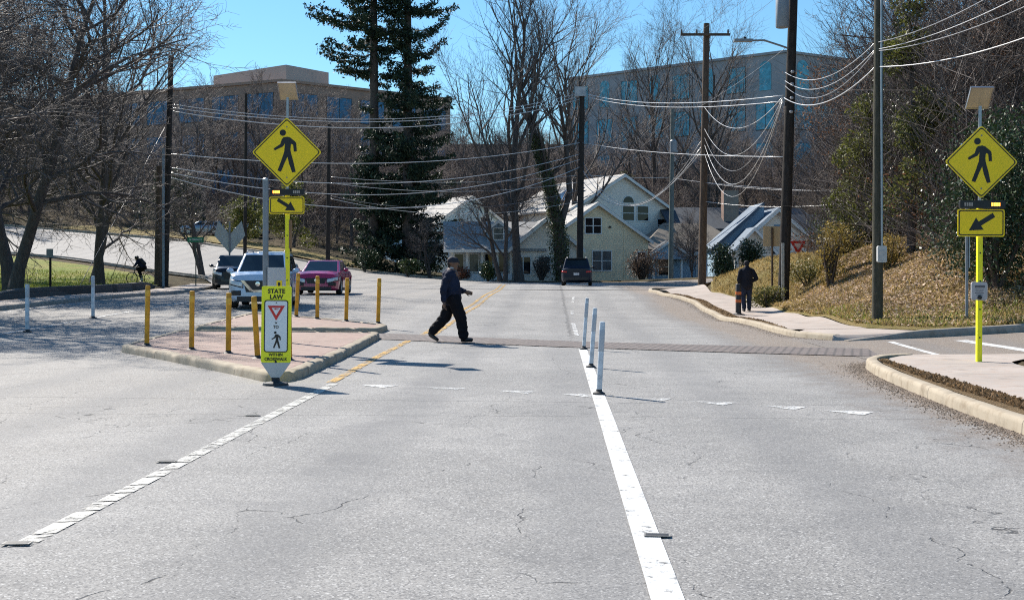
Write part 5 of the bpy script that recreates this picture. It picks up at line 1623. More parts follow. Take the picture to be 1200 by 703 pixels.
box_part(P4, 'top_box', mat('pale_box', (.42,.44,.46), .5), (-.35,-.3,h4-.35,.45,.25,h4+.35))
p5x, p5y = P(786,0,90)[0], 90
P5, h5 = pole(p5x, p5y, zz(128,90), .20, M_POLE_GR, 'grey-green utility pole with a small transformer between the yellow house and the porch house', (.15,0))
MB().lathe([(.2,0),(.27,.05),(.27,.9),(.18,1.0)], 14, Matrix.Translation((.15,-.46,zz(180,90)-P5.location.z))).build('transformer', MATS['grey_transformer'], P5, 40)
p6x, p6y = P(193,0,63)[0], 63
P6, h6 = pole(p6x, p6y, zz(65,63), .19, M_POLE_B, 'dark utility pole on the pavement behind the cyclist', (.35,0))
box_part(P6, 'conduit', mat('blue_grey_conduit', (.26,.32,.38), .5), (-.05,-.25,-.2,.06,-.19,7.6))
p6b = P(186,0,65)
P6b, _ = pole(p6b[0], 65, zz(195,65), .25, M_POLE_T, 'short brown stub pole standing against the dark pole behind the cyclist', (.05,0), 'stub_pole')
p7x, p7y = P(384,0,84)[0], 84
P7, h7 = pole(p7x, p7y, zz(146,84), .17, M_POLE_B, 'thin dark utility pole behind the red car', (.1,0))
p8x, p8y = P(1005,0,52)[0], 52
P8, _ = pole(p8x, p8y, zz(213,52), .085, M_GALV, 'slim grey steel pole at the crest of the bank', (.05,0), 'steel_pole')
P9, _ = pole(P(287,0,100)[0], 100, zz(110,100), .16, M_POLE_B, 'thin dark pole by the hill road in front of the brick office building', (.1,0))

# ---- wires
M_WIRE = mat('pale_glint_cable', (.60,.60,.60), .34, .1, 1, metal=.25, spec=.7)  # pale base colour stands in for sun glint along the cables
M_WIRE_M = mat('greyed_cable', (.28,.28,.29), .36, .15, 1, spec=.6)
M_WIRE_D = mat('dark_cable', (.10,.10,.11), .4, .2, 1)
def wire(a, b, sag, r, label, group=None, m=None, name='overhead_cable'):
    a, b = Vector(a), Vector(b); n = 18
    mid = (a+b)/2
    r *= .74
    pts = [a.lerp(b, i/n)-Vector((0,0,sag*4*(i/n)*(1-i/n))) for i in range(n+1)]
    mb = MB().tube([p-a for p in pts], r*R.uniform(.75,1.15), 5)
    o = mb.build(name, m or R.choice((M_WIRE, M_WIRE, M_WIRE_M)), None, 180)
    o.location = a
    return tag(o, label, 'cable', group)
def wp(px, py, Y): return P(px, py, Y)
g = 'cables between the black pole and the green-brown pole'
for i, (pa, pb, sg, r) in enumerate((((920,85),(1026,50),.55,.014),((920,95),(1026,58),.6,.014),((920,101),(1026,60),.75,.016),((919,115),(1026,78.5),.55,.022))):
    wire(wp(*pa,41.8), wp(*pb,28), sg, r, 'pale cable sagging between the black pole and the green-brown pole', g)
g = 'cables running from the green-brown pole out of view'
for i, (pb, pe, sg, r) in enumerate((((1028,50),(1270,-75),.25,.014),((1028,58),(1330,-85),.3,.014),((1028,60),(1330,-60),.3,.016),((1028,78.5),(1420,-60),.45,.022))):
    wire(wp(*pb,28), wp(*pe,17.5), sg, r, 'pale cable running from the green-brown pole over the crossing sign', g)
g = 'cables from the boxed pole to the black pole'
for pa, pb, sg in (((682,109),(918,112),.5),((682,112),(918,119),.5)):
    wire(wp(*pa,86), wp(*pb,42), sg, .03, 'long pale cable from the pole with the square box to the black pole', g)
wire(wp(682,167,86), wp(920,184,42), .25, .024, 'pale cable from mid boxed pole past the crossarm pole to the black pole')
g = 'cables over the hill road junction'
for pa, pb, sg in (((198,122),(681,109),1.35),((198,126),(681,113),1.3),((198,130),(681,116),1.5)):
    wire(wp(*pa,63), wp(*pb,86), sg, .030, 'long pale cable high over the junction from dark pole to boxed pole', g)
g = 'lower cables over the hill road junction'
for pa, pb, sg in (((196,180),(682,167),1.0),((196,196),(682,180),1.5),((196,202),(682,186),1.9),((195,207),(682,195),2.4)):
    wire(wp(*pa,63), wp(*pb,86), sg, .028, 'pale cable low over the junction from dark pole to boxed pole', g)
g = 'cables from the thin pole to the boxed pole'
for pa, pb, sg in (((384,207),(682,205),.5),((384,214),(682,213),.7),((384,229),(682,222),1.2),((384,232),(682,235),1.1)):
    wire(wp(*pa,84), wp(*pb,86), sg, .026, 'pale cable between the thin pole and the boxed pole', g)
for pa, pb, sg, lab in (((683,205),(786,208),.1,'pale cable between the boxed pole and the grey-green pole, level with the roof'),):
    wire(wp(*pa,86), wp(*pb,90), sg, .03, lab)
wire(wp(788,209,90), wp(1005,226,52), .15, .024, 'pale cable from the grey-green pole to the slim steel pole')
wire(wp(824,236,61), wp(1005,237,52), .25, .016, 'thin lower cable from the crossarm pole to the slim steel pole')
wire(wp(824,214,61), wp(1005,222,52), .2, .016, 'thin upper cable from the crossarm pole to the slim steel pole')
g = 'looping cables between the boxed pole and the crossarm pole'
for pa, pb, sg in (((683,213),(822,178),2.3),((683,200),(822,172),2.9),((683,190),(822,165),3.3)):
    wire(wp(*pa,86), wp(*pb,61), sg, .028, 'pale slack cable looping between the boxed pole and the crossarm pole', g)
g = 'looping cables between the crossarm pole and the black pole'
for pa, pb, sg in (((825,125),(917,114),1.15),((825,150),(917,116),1.75),((825,160),(917,117),2.2),((825,168),(917,118),2.6),((825,178),(917,119),2.9)):
    wire(wp(*pa,61), wp(*pb,42), sg, .018, 'pale slack cable looping between the crossarm pole and the black pole', g)
g = 'thin high wires from the crossarm'
for pa, pb in (((803,38),(985,-110)),((818,38),(1010,-120)),((854,38),(1050,-130))):
    wire(wp(*pa,60.7), wp(*pb,42), .3, .010, 'thin dark wire rising from the crossarm towards the top of the black pole', g, M_WIRE_D)
wire(wp(822,124,61), wp(920,57,42), .1, .014, 'thin cable slanting up from the crossarm pole to the street light arm')

# ---- small signs beyond the crossing
def post(o, h, r, m): return MB().tube([(0,0,-.2),(0,0,h)], r, 10).build('post', m, o)
# back of a double chevron sign
Yc = 60; xc = P(269,0,Yc)[0]
o = empty('chevron_sign', (xc, Yc, H(xc,Yc)), 0, 'grey back of a V-shaped pair of sign plates above the dark car', 'road sign')
hc = zz(262,Yc)-o.location.z
post(o, hc+.1, .045, M_GREYP)
hh = .95
for s in (-1, 1):
    plate('sign_plate', [(s*.02, hc-1.55),(s*.62+s*.18, hc-.75+.12),(s*.62, hc+.05+.1),(s*.02, hc-.55)], .05, .056, M_ALU, o)
Yc = 61.5; xc = P(229.5,0,Yc)[0]
o = empty('street_name_sign', (xc, Yc, H(xc,Yc)), 0, 'green street name sign on a thin post at the hill road corner', 'street sign')
hc = zz(281,Yc)-o.location.z
post(o, hc+.15, .03, mat('dark_green_post', (.05,.07,.05), .5))
sp = plate('name_plate', rect(.88,.27,.03,0,hc), -.045,-.035, mat('green_sign_sheeting', (.02,.20,.10), .45), o)
lettering(sp, 'N MAIN ST', .15, M_SIGNW, (0,-.047,hc), .001, .95)
Yc = 57; xc = P(935,0,Yc)[0]
gz = H(xc,Yc)+.1
o = empty('yield_sign', (xc, Yc, gz), 0, 'small red and white yield sign tilted on its post behind the black pole', 'road sign')
hc = zz(289,Yc)-gz
MB().tube([(.15,0,-.3),(0,.02,hc+.25)], .03, 8).build('post', M_GALV, o)
t3 = plate('yield_plate', rounded([(-.40,hc+.28),(0,hc-.40),(.40,hc+.28)], .04), -.03,-.02, M_SIGNR, o)
plate('yield_centre', [(-.20,hc+.16),(0,hc-.18),(.20,hc+.16)], -.036,-.031, mat('pinkish_white_sheeting', (.72,.55,.52), .45), t3)
Yc = 47; xc = P(905,0,Yc)[0]; gz = H(xc,Yc)+.1
o = empty('blank_sign', (xc, Yc, gz), 0, 'tan back of a square sign on a post beside the black pole', 'road sign')
hc = zz(277,Yc)-gz
MB().tube([(0,0,-.2),(0,0,hc+.35)], .045, 8).build('post', M_POLE_T, o)
plate('sign_plate', rect(.72,.82,.02,0,hc), .05,.06, mat('tan_sign_back', (.47,.36,.22), .6, .06), o)
Yc = 26.6; xc = P(1133,0,Yc)[0]; gz = H(xc,Yc)+.1
o = empty('grey_sign_post', (xc, Yc, gz), 0, 'plain grey steel post standing just behind the right-hand crossing sign', 'post')
MB().tube([(0,0,-.2),(0,0,zz(240,Yc)-gz)], .036, 10).build('shaft', M_GREYP, o)
box_part(o, 'strap', M_GALV, (.037,-.03,1.25,.06,.03,2.2))
# lawn post and stakes by the opposite pavement
xc = P(59,0,52)[0]; o = empty('lawn_post', (xc,52,H(xc,52)+.1), 0, 'thin dark post standing on the lawn beside the bare trees', 'post')
MB().tube([(0,0,-.2),(0,0,1.9)], .05, 8).build('shaft', M_POLE_B, o); box_part(o, 'small_plate', M_GREYP, (-.15,-.07,1.5,.15,-.055,1.9))
g = 'guy wires of the dark pole'
wire(P(193,170,63), P(129,330,64), 0, .03, 'guy wire slanting from the dark pole to the lawn, steeper one', g, M_WIRE_D, 'guy_wire')
wire(P(193,150,63), P(88,345,50), 0, .022, 'guy wire slanting from the dark pole to the pavement edge, longer one', g, M_WIRE_D, 'guy_wire')

# road studs
M_STUD = mat('worn_stud', (.25,.24,.22), .6)
for px, py, lab in ((195,541,'flat worn road stud beside the block line, the one midway along it'),(770,628,'flat dark road stud on the solid white line'),(20,637,'flat worn road stud at the near end of the block line'),(296,487,'flat worn road stud at the far end of the block line')):
    Yd = F*EYE/(py-VY); x = (px-VX)*Yd/F
    o = empty('road_stud', (x, Yd, H(x,Yd)+.011), R.uniform(-.1,.1), lab, 'road stud', 'worn road studs')
    mb = MB(); mb.box(-.075,-.035,0,.075,.035,.003); b = mb.build('base_plate', M_STUD, o)
    mb = MB(); mb.add([(-.065,-.03,.0032),(.065,-.03,.0032),(.05,-.008,.0042),(-.05,-.008,.0042),(.05,.012,.0042),(-.05,.012,.0042),(.065,.03,.0032),(-.065,.03,.0032)], [(0,1,2,3),(3,2,4,5),(5,4,6,7),(0,3,5,7),(1,6,4,2)]); mb.build('lens', M_RUB, b)

# low stone wall along the opposite pavement
mb = MB(); wl_ = resample([(-19.15,38),(-19.2,48),(-19.5,55),(-20.6,60)], 26)
rw = empty('retaining_wall', (wl_[0][0], wl_[0][1], H(*wl_[0])), 0, 'low dark stone wall between the opposite pavement and the lawn', 'wall')
vs, fs = [], []
for i, q in enumerate(wl_):
    d = wl_[min(i+1,25)]-wl_[max(i-1,0)]; d = d/np.hypot(*d); nn_ = np.array([-d[1], d[0]]); g = H(*q)
    top = .44*min(1, .4+i/6, .3+(25-i)/8)
    for a, z in ((0,-.1),(.01,top-.03),(.03,top),(.26,top),(.28,top-.03),(.28,-.1)):
        vs.append((q[0]+nn_[0]*a-wl_[0][0], q[1]+nn_[1]*a-wl_[0][1], g+z-rw.location.z+.01*mnoise.noise(Vector((q[0]*3,q[1]*3,z*5)))))
for i in range(25):
    for j in range(5): fs.append((i*6+j, i*6+j+1, (i+1)*6+j+1, (i+1)*6+j))
fs += [tuple(range(6)), tuple(25*6+j for j in reversed(range(6)))]
mb.add(vs, fs); me = mb.mesh('wall', brick('dark_wall_stone', (.10,.09,.085), (.16,.14,.13), (.06,.055,.05), 2.2, (math.radians(90),0,math.radians(90)), ms=.03)); fixnormals(me); link_mesh('wall', me, rw)
# ------------------------------------------------------------------ cars
M_TYRE = mat('tyre_rubber', (.018,.018,.019), .75, .2, 6)
M_RIM = mat('alloy_rim', (.45,.46,.47), .3, .1, 4, metal=.9)
M_CHROME = mat('chrome', (.65,.66,.68), .12, .05, 3, metal=1)
M_BLKP = mat('black_plastic', (.018,.018,.02), .45, .15, 6)
M_CGLASS = glass('car_glass', (.012,.022,.03), .06)
M_LAMP = mat('headlamp_lens', (.62,.66,.68), .08, .2, 9, spec=.9)
M_TAIL = mat('tail_lamp_lens', (.55,.015,.02), .15, .1)
M_PLATE = mat('number_plate', (.60,.62,.66), .4)
def paintm(name, c, metal=.0):
    return mat(name, c, .28, .04, 1.2, metal=metal, spec=.5, coat=.8)

def lin(tab, y):
    ys_ = [t[0] for t in tab]
    return [float(np.interp(y, ys_, [t[i] for t in tab])) for i in range(1, len(tab[0]))]

def car(label, loc, rz, body, L, W, Hh, belt, hood, hoodlen, rear='suv', group=None, name='parked_car', cat='car', clear=.2, wr=.34, detail=True, bumper=None, lamp_on=False, grille='v', roof_m=None, tail=False, roofbars=False):
    """front faces +y.  belt: height of the window line, hood: height of the bonnet's front edge"""
    o = empty(name, loc, rz, label, cat, group)
    hl = L/2; yb = hl-hoodlen            # cowl
    if rear == 'sedan':  deck = [(-hl, belt-.14), (-hl+.12, belt+.02), (-hl+.75, belt+.05)]
    elif rear == 'pickup': deck = [(-hl, belt), (-hl+.1, belt), (-hl+1.6, belt)]
    else: deck = [(-hl, belt-.05), (-hl+.08, belt), (-hl+.5, belt)]
    top = deck+[(yb-.1, belt+.01), (yb+.15, belt-.0), (hl-.45, hood+.05), (hl-.12, hood-.05), (hl-.03, hood-.18), (hl, hood-.30)]
    wid = [(-hl, W/2*.86), (-hl+.12, W/2*.94), (-hl+.6, W/2), (hl-.9, W/2), (hl-.35, W/2*.95), (hl-.1, W/2*.84), (hl, W/2*.72)]
    bot = [(-hl, clear+.16), (-hl+.3, clear+.02), (hl-.35, clear), (hl, clear+.06)]
    ys_ = sorted(set([t[0] for t in top]+[t[0] for t in wid]+[-hl+.3+(L-.6)*i/14 for i in range(15)]))
    vs, fs = [], []
    for y in ys_:
        zt = lin(top, y)[0]; w = lin(wid, y)[0]; zb_ = lin(bot, y)[0]; h = zt-zb_
        half = [(0,zb_),(w*.86,zb_),(w*.965,zb_+.10*h),(w*.985,zb_+.32*h),(w,zb_+.55*h),(w*.985,zb_+.80*h),(w*.93,zb_+.96*h),(w*.80,zt+.008),(w*.4,zt+.028),(0,zt+.034)]
        ringp = half+[(-x, z) for x, z in half[-2:0:-1]]
        vs += [(x, y, z) for x, z in ringp]
    n = 18
    for i in range(len(ys_)-1):
        for k in range(n):
            k2 = (k+1) % n
            fs.append((i*n+k, (i+1)*n+k, (i+1)*n+k2, i*n+k2))
    fs.append(tuple(range(n))); fs.append(tuple((len(ys_)-1)*n+k for k in reversed(range(n))))
    mb = MB(); mb.add(vs, fs); me = mb.mesh('body', body); fixnormals(me)
    b = link_mesh('body', me, o)
    # wheel arches cut out of the body
    ya, yr_ = hl-.92*(L/4.6), -hl+.95*(L/4.6)
    cm = MB()
    for y in (ya, yr_):
        cm.lathe([(wr*1.17,-W),(wr*1.17,W)], 28, Matrix.Translation((0,y,wr)) @ Matrix.Rotation(math.pi/2, 4, 'Y'))
    cme = cm.mesh('cutter'); fixnormals(cme); co_ = link_mesh('cutter', cme)
    inn = MB().box(-W/2+.28,-hl,-.5,W/2-.28,hl,.9).mesh('inner')
    md = b.modifiers.new('arch', 'BOOLEAN'); md.object = co_; md.operation = 'DIFFERENCE'; md.solver = 'EXACT'
    b.parent = None
    bme = baked(b, 'body'); b.parent = o
    bpy.data.objects.remove(co_); bpy.data.meshes.remove(cme); bpy.data.meshes.remove(inn)
    bme.polygons.foreach_set('use_smooth', [True]*len(bme.polygons)); bme.set_sharp_from_angle(angle=math.radians(32))
    MB().box(-W/2+.27, -hl+.3, clear+.03, W/2-.27, hl-.4, belt-.25).build('underbody', M_BLKP, o)
    # cabin
    if rear == 'sedan': rb, rt_, ft, fb = -hl+.62, -hl+1.55, yb-.95, yb+.12
    elif rear == 'pickup': rb, rt_, ft, fb = -hl+1.75, -hl+1.85, yb-.75, yb+.08
    else: rb, rt_, ft, fb = -hl+.12, -hl+.48, yb-.85, yb+.12
    wb, wt = W/2*.90, W/2*.72
    z0, z1 = belt-.03, Hh
    cv = [Vector(p) for p in ((-wb,rb,z0),(wb,rb,z0),(wb*.97,fb,z0),(-wb*.97,fb,z0),(-wt,rt_,z1-.02),(wt,rt_,z1-.02),(wt*.97,ft,z1-.03),(-wt*.97,ft,z1-.03))]
    bm = bmesh.new(); bv = [bm.verts.new(p) for p in cv]
    for f in ((3,2,1,0),(4,5,6,7),(0,1,5,4),(1,2,6,5),(2,3,7,6),(3,0,4,7)): bm.faces.new([bv[i] for i in f])
    tope = [e for e in bm.edges if all(v.co.z > z0+.1 for v in e.verts)]
    sidee = [e for e in bm.edges if abs(e.verts[0].co.z-e.verts[1].co.z) > .1]
    bmesh.ops.bevel(bm, geom=tope+sidee, offset=.10, segments=4, affect='EDGES', profile=.6)
    bmesh.ops.recalc_face_normals(bm, faces=bm.faces)
    cme = bpy.data.meshes.new('cabin'); bm.to_mesh(cme); bm.free(); cme.materials.append(roof_m or body)
    cme.polygons.foreach_set('use_smooth', [True]*len(cme.polygons)); cme.set_sharp_from_angle(angle=math.radians(40))
    cab = link_mesh('cabin', cme, o)
    def pane(nm, a, bq, c, d, u0, u1, v0, v1, m=M_CGLASS, off=.006, par=cab):
        """quad a,b (bottom) c,d (top) inset in u and v"""
        f = lambda u, v: (cv[a].lerp(cv[bq], u)).lerp(cv[d].lerp(cv[c], u), v)
        q = [f(u0,v0), f(u1,v0), f(u1,v1), f(u0,v1)]
        nn = (q[1]-q[0]).cross(q[3]-q[0]).normalized()
        cen = (cv[0]+cv[6])/2
        if nn.dot(q[0]-cen) < 0: nn = -nn
        q2 = [p+nn*off for p in q]; q1 = [p-nn*.02 for p in q]
        mb = MB(); mb.add(q1+q2, [(3,2,1,0),(4,5,6,7),(0,1,5,4),(1,2,6,5),(2,3,7,6),(3,0,4,7)])
        me = mb.mesh(nm, m); fixnormals(me); return link_mesh(nm, me, par)
    pane('windscreen', 2, 3, 7, 6, .07, .93, .08, .90)
    pane('rear_window', 0, 1, 5, 4, .08, .92, (.30 if rear == 'suv' else .15), .88)
    for s, (a, bq, c, d) in ((1, (1,2,6,5)), (-1, (0,3,7,4))):
        cuts = ((.10,.44),(.48,.88)) if rear != 'pickup' else ((.12,.48),(.52,.88))
        if rear == 'suv': cuts = ((.07,.26),(.29,.56),(.60,.90))
        for u0, u1 in cuts: pane('side_window', a, bq, c, d, u0, u1, .14, .86)
    # wheels
    for s in (-1, 1):
        for y in (ya, yr_):
            T = Matrix.Translation((s*(W/2-.115), y, wr)) @ Matrix.Rotation(s*math.pi/2, 4, 'Y')
            w_ = MB().lathe([(wr*.62,-.10),(wr*.90,-.11),(wr*.985,-.085),(wr,-.03),(wr,.03),(wr*.985,.085),(wr*.90,.11),(wr*.64,.10),(wr*.62,.06)], 26, T).build('wheel', M_TYRE, o, 40)
            rm = MB()
            rm.lathe([(wr*.66,.055),(wr*.64,.10),(wr*.60,.095),(wr*.58,.05)], 26, T)
            for k in range(5):
                Tk = T @ Matrix.Rotation(2*math.pi*k/5, 4, 'Z')
                rm.box(-.035, 0, .055, .035, wr*.61, .085, Tk)
            rm.lathe([(.07,.05),(.065,.095),(.03,.10)], 12, T)
            rm.build('rim', M_RIM, w_, 40)
            MB().lathe([(wr*.61,.0),(wr*.6,.03)], 20, T).build('brake_disc', M_BLKP, w_)
    if not detail: return o
    zt_f = hood
    from mathutils.bvhtree import BVHTree
    bvh = BVHTree.FromPolygons([v.co.copy() for v in b.data.vertices], [tuple(q.vertices) for q in b.data.polygons])
    def body_patch(nm, fn, sgn, m, off, nu=8, nv=4):
        vs, fs = [], []
        for i in range(nu+1):
            for j in range(nv+1):
                x, z = fn(i/nu, j/nv)
                for tries in range(12):
                    h = bvh.ray_cast(Vector((x, sgn*L, z)), Vector((0,-sgn,0)))
                    if h[0] is not None and h[0].y*sgn > hl-1.0: break
                    x *= .97; z -= .012
                y = h[0].y if h[0] is not None else sgn*(hl-.3)
                vs.append((x+(.010 if x > 0 else -.010), y+sgn*off, z+.004))
        for i in range(nu):
            for j in range(nv):
                k = i*(nv+1)+j; fs.append((k, k+nv+1, k+nv+2, k+1))
        mb = MB(); mb.add(vs, fs); me = mb.mesh(nm, m, 180); fixnormals(me)
        o_ = link_mesh(nm, me, o); md = o_.modifiers.new('t', 'SOLIDIFY'); md.thickness = .008; md.offset = 0
        o_.parent = None; baked(o_, nm); o_.parent = o
        return o_
    # front
    yf = lambda x: hl-(.02+.28*(abs(x)/(W/2))**2.2*1.05)
    if grille:
        gm = MB(); gz0, gz1 = clear+.30, hood-.20
        gm.prism([(-.34,gz0),(.34,gz0),(.42,gz1),(-.42,gz1)], hl-.06, hl+.012); me = gm.mesh('grille', M_BLKP); fixnormals(me); gr = link_mesh('grille', me, o)
        if grille == 'v':
            vm = MB()
            for s in (-1, 1): vm.prism([(s*.40,gz1+.01),(s*.50,gz1+.01),(s*.24,gz0+.04),(s*.12,gz0+.04)], hl+.0, hl+.022)
            vm.prism([(-.13,gz0+.0),(.13,gz0+.0),(.22,gz0+.06),(-.22,gz0+.06)], hl+.004, hl+.024)
            me = vm.mesh('chrome_trim', M_CHROME); fixnormals(me); link_mesh('chrome_trim', me, gr)
        MB().lathe([(.075,0),(.07,.012),(.03,.015)], 16, Matrix.Translation((0,hl+.012,gz1-.10)) @ Matrix.Rotation(-math.pi/2, 4, 'X')).build('badge', M_CHROME, gr)
        for s in (-1, 1):
            body_patch('headlight', lambda u, v: (s*(.43+.46*u)*W/1.84, hood-.40+.12*u+(.15-.03*u)*v), 1, M_LAMP, .014)
            body_patch('headlight_housing', lambda u, v: (s*(.41+.49*u)*W/1.84, hood-.43+.12*u+(.20-.03*u)*v), 1, M_BLKP, .006)
            body_patch('fog_lamp_recess', lambda u, v: (s*(.48+.30*u)*W/1.84, clear+.20+.14*v), 1, M_BLKP, .010)
        bmx = MB(); bmx.box(-W/2*.66, hl-.2, clear+.03, W/2*.66, hl+.008, clear+.17); bmx.build('lower_bumper', M_BLKP, o)
    # mirrors, handles, sills
    for s in (-1, 1):
        mm = MB(); mm.ball((s*(W/2+.08), fb-.42, belt+.08), (.11,.07,.075), 12, 8); mm.box(s*(W/2-.08)-.05, fb-.46, belt+.0, s*(W/2-.08)+.08, fb-.40, belt+.05)
        mm.build('wing_mirror', body, o, 50)
        sm = MB(); sm.box(s*(W/2*.975)-.03, yr_+wr*1.3, clear+.0, s*(W/2*.975)+.03, ya-wr*1.3, clear+.11); sm.build('sill', M_BLKP, o)
        for y in ((.15, -.85) if rear != 'pickup' else (.15,)):
            hm = MB(); hm.box(s*(W/2+.004)-.016, y-.1, belt-.16, s*(W/2+.004)+.016, y+.1, belt-.12); hm.build('door_handle', body, o)
            dm = MB(); dm.box(s*(W/2*.992)-.006, y+.17, clear+.18, s*(W/2*.992)+.006, y+.182, belt-.06); dm.build('door_seam', M_BLKP, o)
    # rear
    for s in (-1, 1):
        body_patch('tail_light', lambda u, v: (s*(.56+.32*u)*W/1.84, belt-.27+.10*v+.02*u), -1, M_TAIL, .012)
    MB().box(-.17,-hl-.014,belt-.42,.17,-hl+.02,belt-.28).build('number_plate', M_PLATE, o)
    MB().box(-W/2*.80,-hl-.03,clear+.16,W/2*.80,-hl+.15,clear+.34).build('rear_bumper', M_BLKP, o)
    if roofbars:
        for s in (-1, 1): MB().tube([(s*wt*.86,rt_+.25,z1-.03),(s*wt*.86,rt_+.32,z1+.04),(s*wt*.86,ft-.3,z1+.03),(s*wt*.86,ft-.2,z1-.04)], .018, 6).build('roof_rail', M_GALV, o)
    if rear == 'suv': MB().box(-wt*.85,rt_-.14,z1-.07,wt*.85,rt_+.12,z1-.02).build('spoiler', roof_m or body, o)
    return o
def ground_at(px, Y, extra=0):
    x = (px-VX)*Y/F
    return (x, Y, H(x, Y)+extra)
P_WHITE = paintm('pearl_white_paint', (.50,.60,.72)); P_RED = paintm('crimson_paint', (.42,.006,.085)); P_NAVY = mat('near_black_blue_paint', (.008,.012,.024), .32, .04, 1.2, spec=.3, coat=.3)
P_DARK = mat('dark_blue_paint', (.008,.014,.03), .35, .04, 1.2, spec=.25, coat=.15); P_PALE = paintm('pale_blue_paint', (.40,.50,.58)); P_SILV = paintm('silver_blue_paint', (.22,.32,.42), .3)
def cz(px, Y, py):   # height of the ground point seen at this row
    return EYE-(py-VY)*Y/F
Yc = 34.6
car('white crossover SUV waiting at the crossing behind the STATE LAW sign', ((312-VX)*(Yc+2)/F, Yc+2.0, H(-8.8,Yc+1)+.01), math.radians(180+8), P_WHITE, 4.65, 1.84, 1.72, 1.06, 1.04, 1.15, 'suv', name='crossover_car', roofbars=True)
Yc = 47
car('crimson red sedan waiting behind the white crossover', ((377-VX)*(Yc+1)/F, Yc+1.6, H(-9.6,Yc+1)+.01), math.radians(180+3), P_RED, 4.7, 1.83, 1.44, .93, .88, 1.25, 'sedan', name='sedan_car', grille='plain', clear=.16, wr=.33)
Yc = 58
car('near-black SUV beside the V-shaped sign, turning in from the hill road', ((270-VX)*Yc/F, Yc+.6, H(-16.3,Yc)+.01), math.radians(180+13), P_NAVY, 4.7, 1.9, 1.72, 1.08, 1.05, 1.15, 'suv', name='crossover_car', grille='plain', wr=.37)
car('pale blue pickup truck with a raised cab queueing behind the white crossover', ((318-VX)*62/F, 62.5, H(-15.2,62)+.01), math.radians(180+4), P_PALE, 5.6, 2.0, 1.95, 1.30, 1.28, 1.2, 'pickup', name='pickup_truck', cat='truck', grille='plain', wr=.42)
car('dark blue SUV driving away past the yellow house', ((677-VX)*71/F, 73.2, H(1.5,72)+.01), math.radians(-2), P_DARK, 4.7, 1.9, 1.74, 1.08, 1.04, 1.1, 'suv', name='crossover_car', roofbars=True, wr=.36)
Yc = 127
car('light blue estate car parked on the rise beyond the hill road', ((238-VX)*Yc/F, Yc, H((238-VX)*Yc/F,Yc)+.1), math.radians(96), P_SILV, 4.7, 1.85, 1.5, 1.0, .95, 1.15, 'suv', name='parked_car')
car('silver car mostly hidden behind the V-shaped sign on the rise', ((290-VX)*128/F, 128, H((290-VX)*128/F,128)+.1), math.radians(80), paintm('silver_paint', (.35,.37,.39), .4), 4.6, 1.8, 1.45, .95, .9, 1.15, 'sedan', name='parked_car')
vx_, vy_ = P(1046,0,46)[0], 46
car('dark van with pale teal windows parked at the top of the bank', (vx_, vy_+1.6, cz(1046,46,300)-.3), math.radians(150), paintm('charcoal_paint', (.05,.055,.055)), 4.9, 1.9, 2.05, 1.15, 1.1, .9, 'suv', name='parked_van', cat='van', grille='plain')

# ------------------------------------------------------------------ people
M_SKIN = mat('brown_skin', (.16,.085,.055), .5, .1, 6)
M_JKT = mat('navy_jacket_cloth', (.016,.021,.042), .75, .25, 4, spec=.12, bmp=.3, bscale=14)
M_TRS = mat('black_trouser_cloth', (.008,.008,.011), .8, .25, 4, spec=.12, bmp=.3, bscale=12)
M_SHOE = mat('black_shoe', (.010,.010,.011), .45, .2, 6)
M_COLL = mat('pale_collar', (.50,.48,.46), .7)
M_JEAN = mat('dark_denim', (.028,.034,.055), .85, .3, 5, spec=.12, bmp=.3, bscale=14)
M_HAIR = mat('black_hair', (.010,.009,.009), .7, .3, 20)

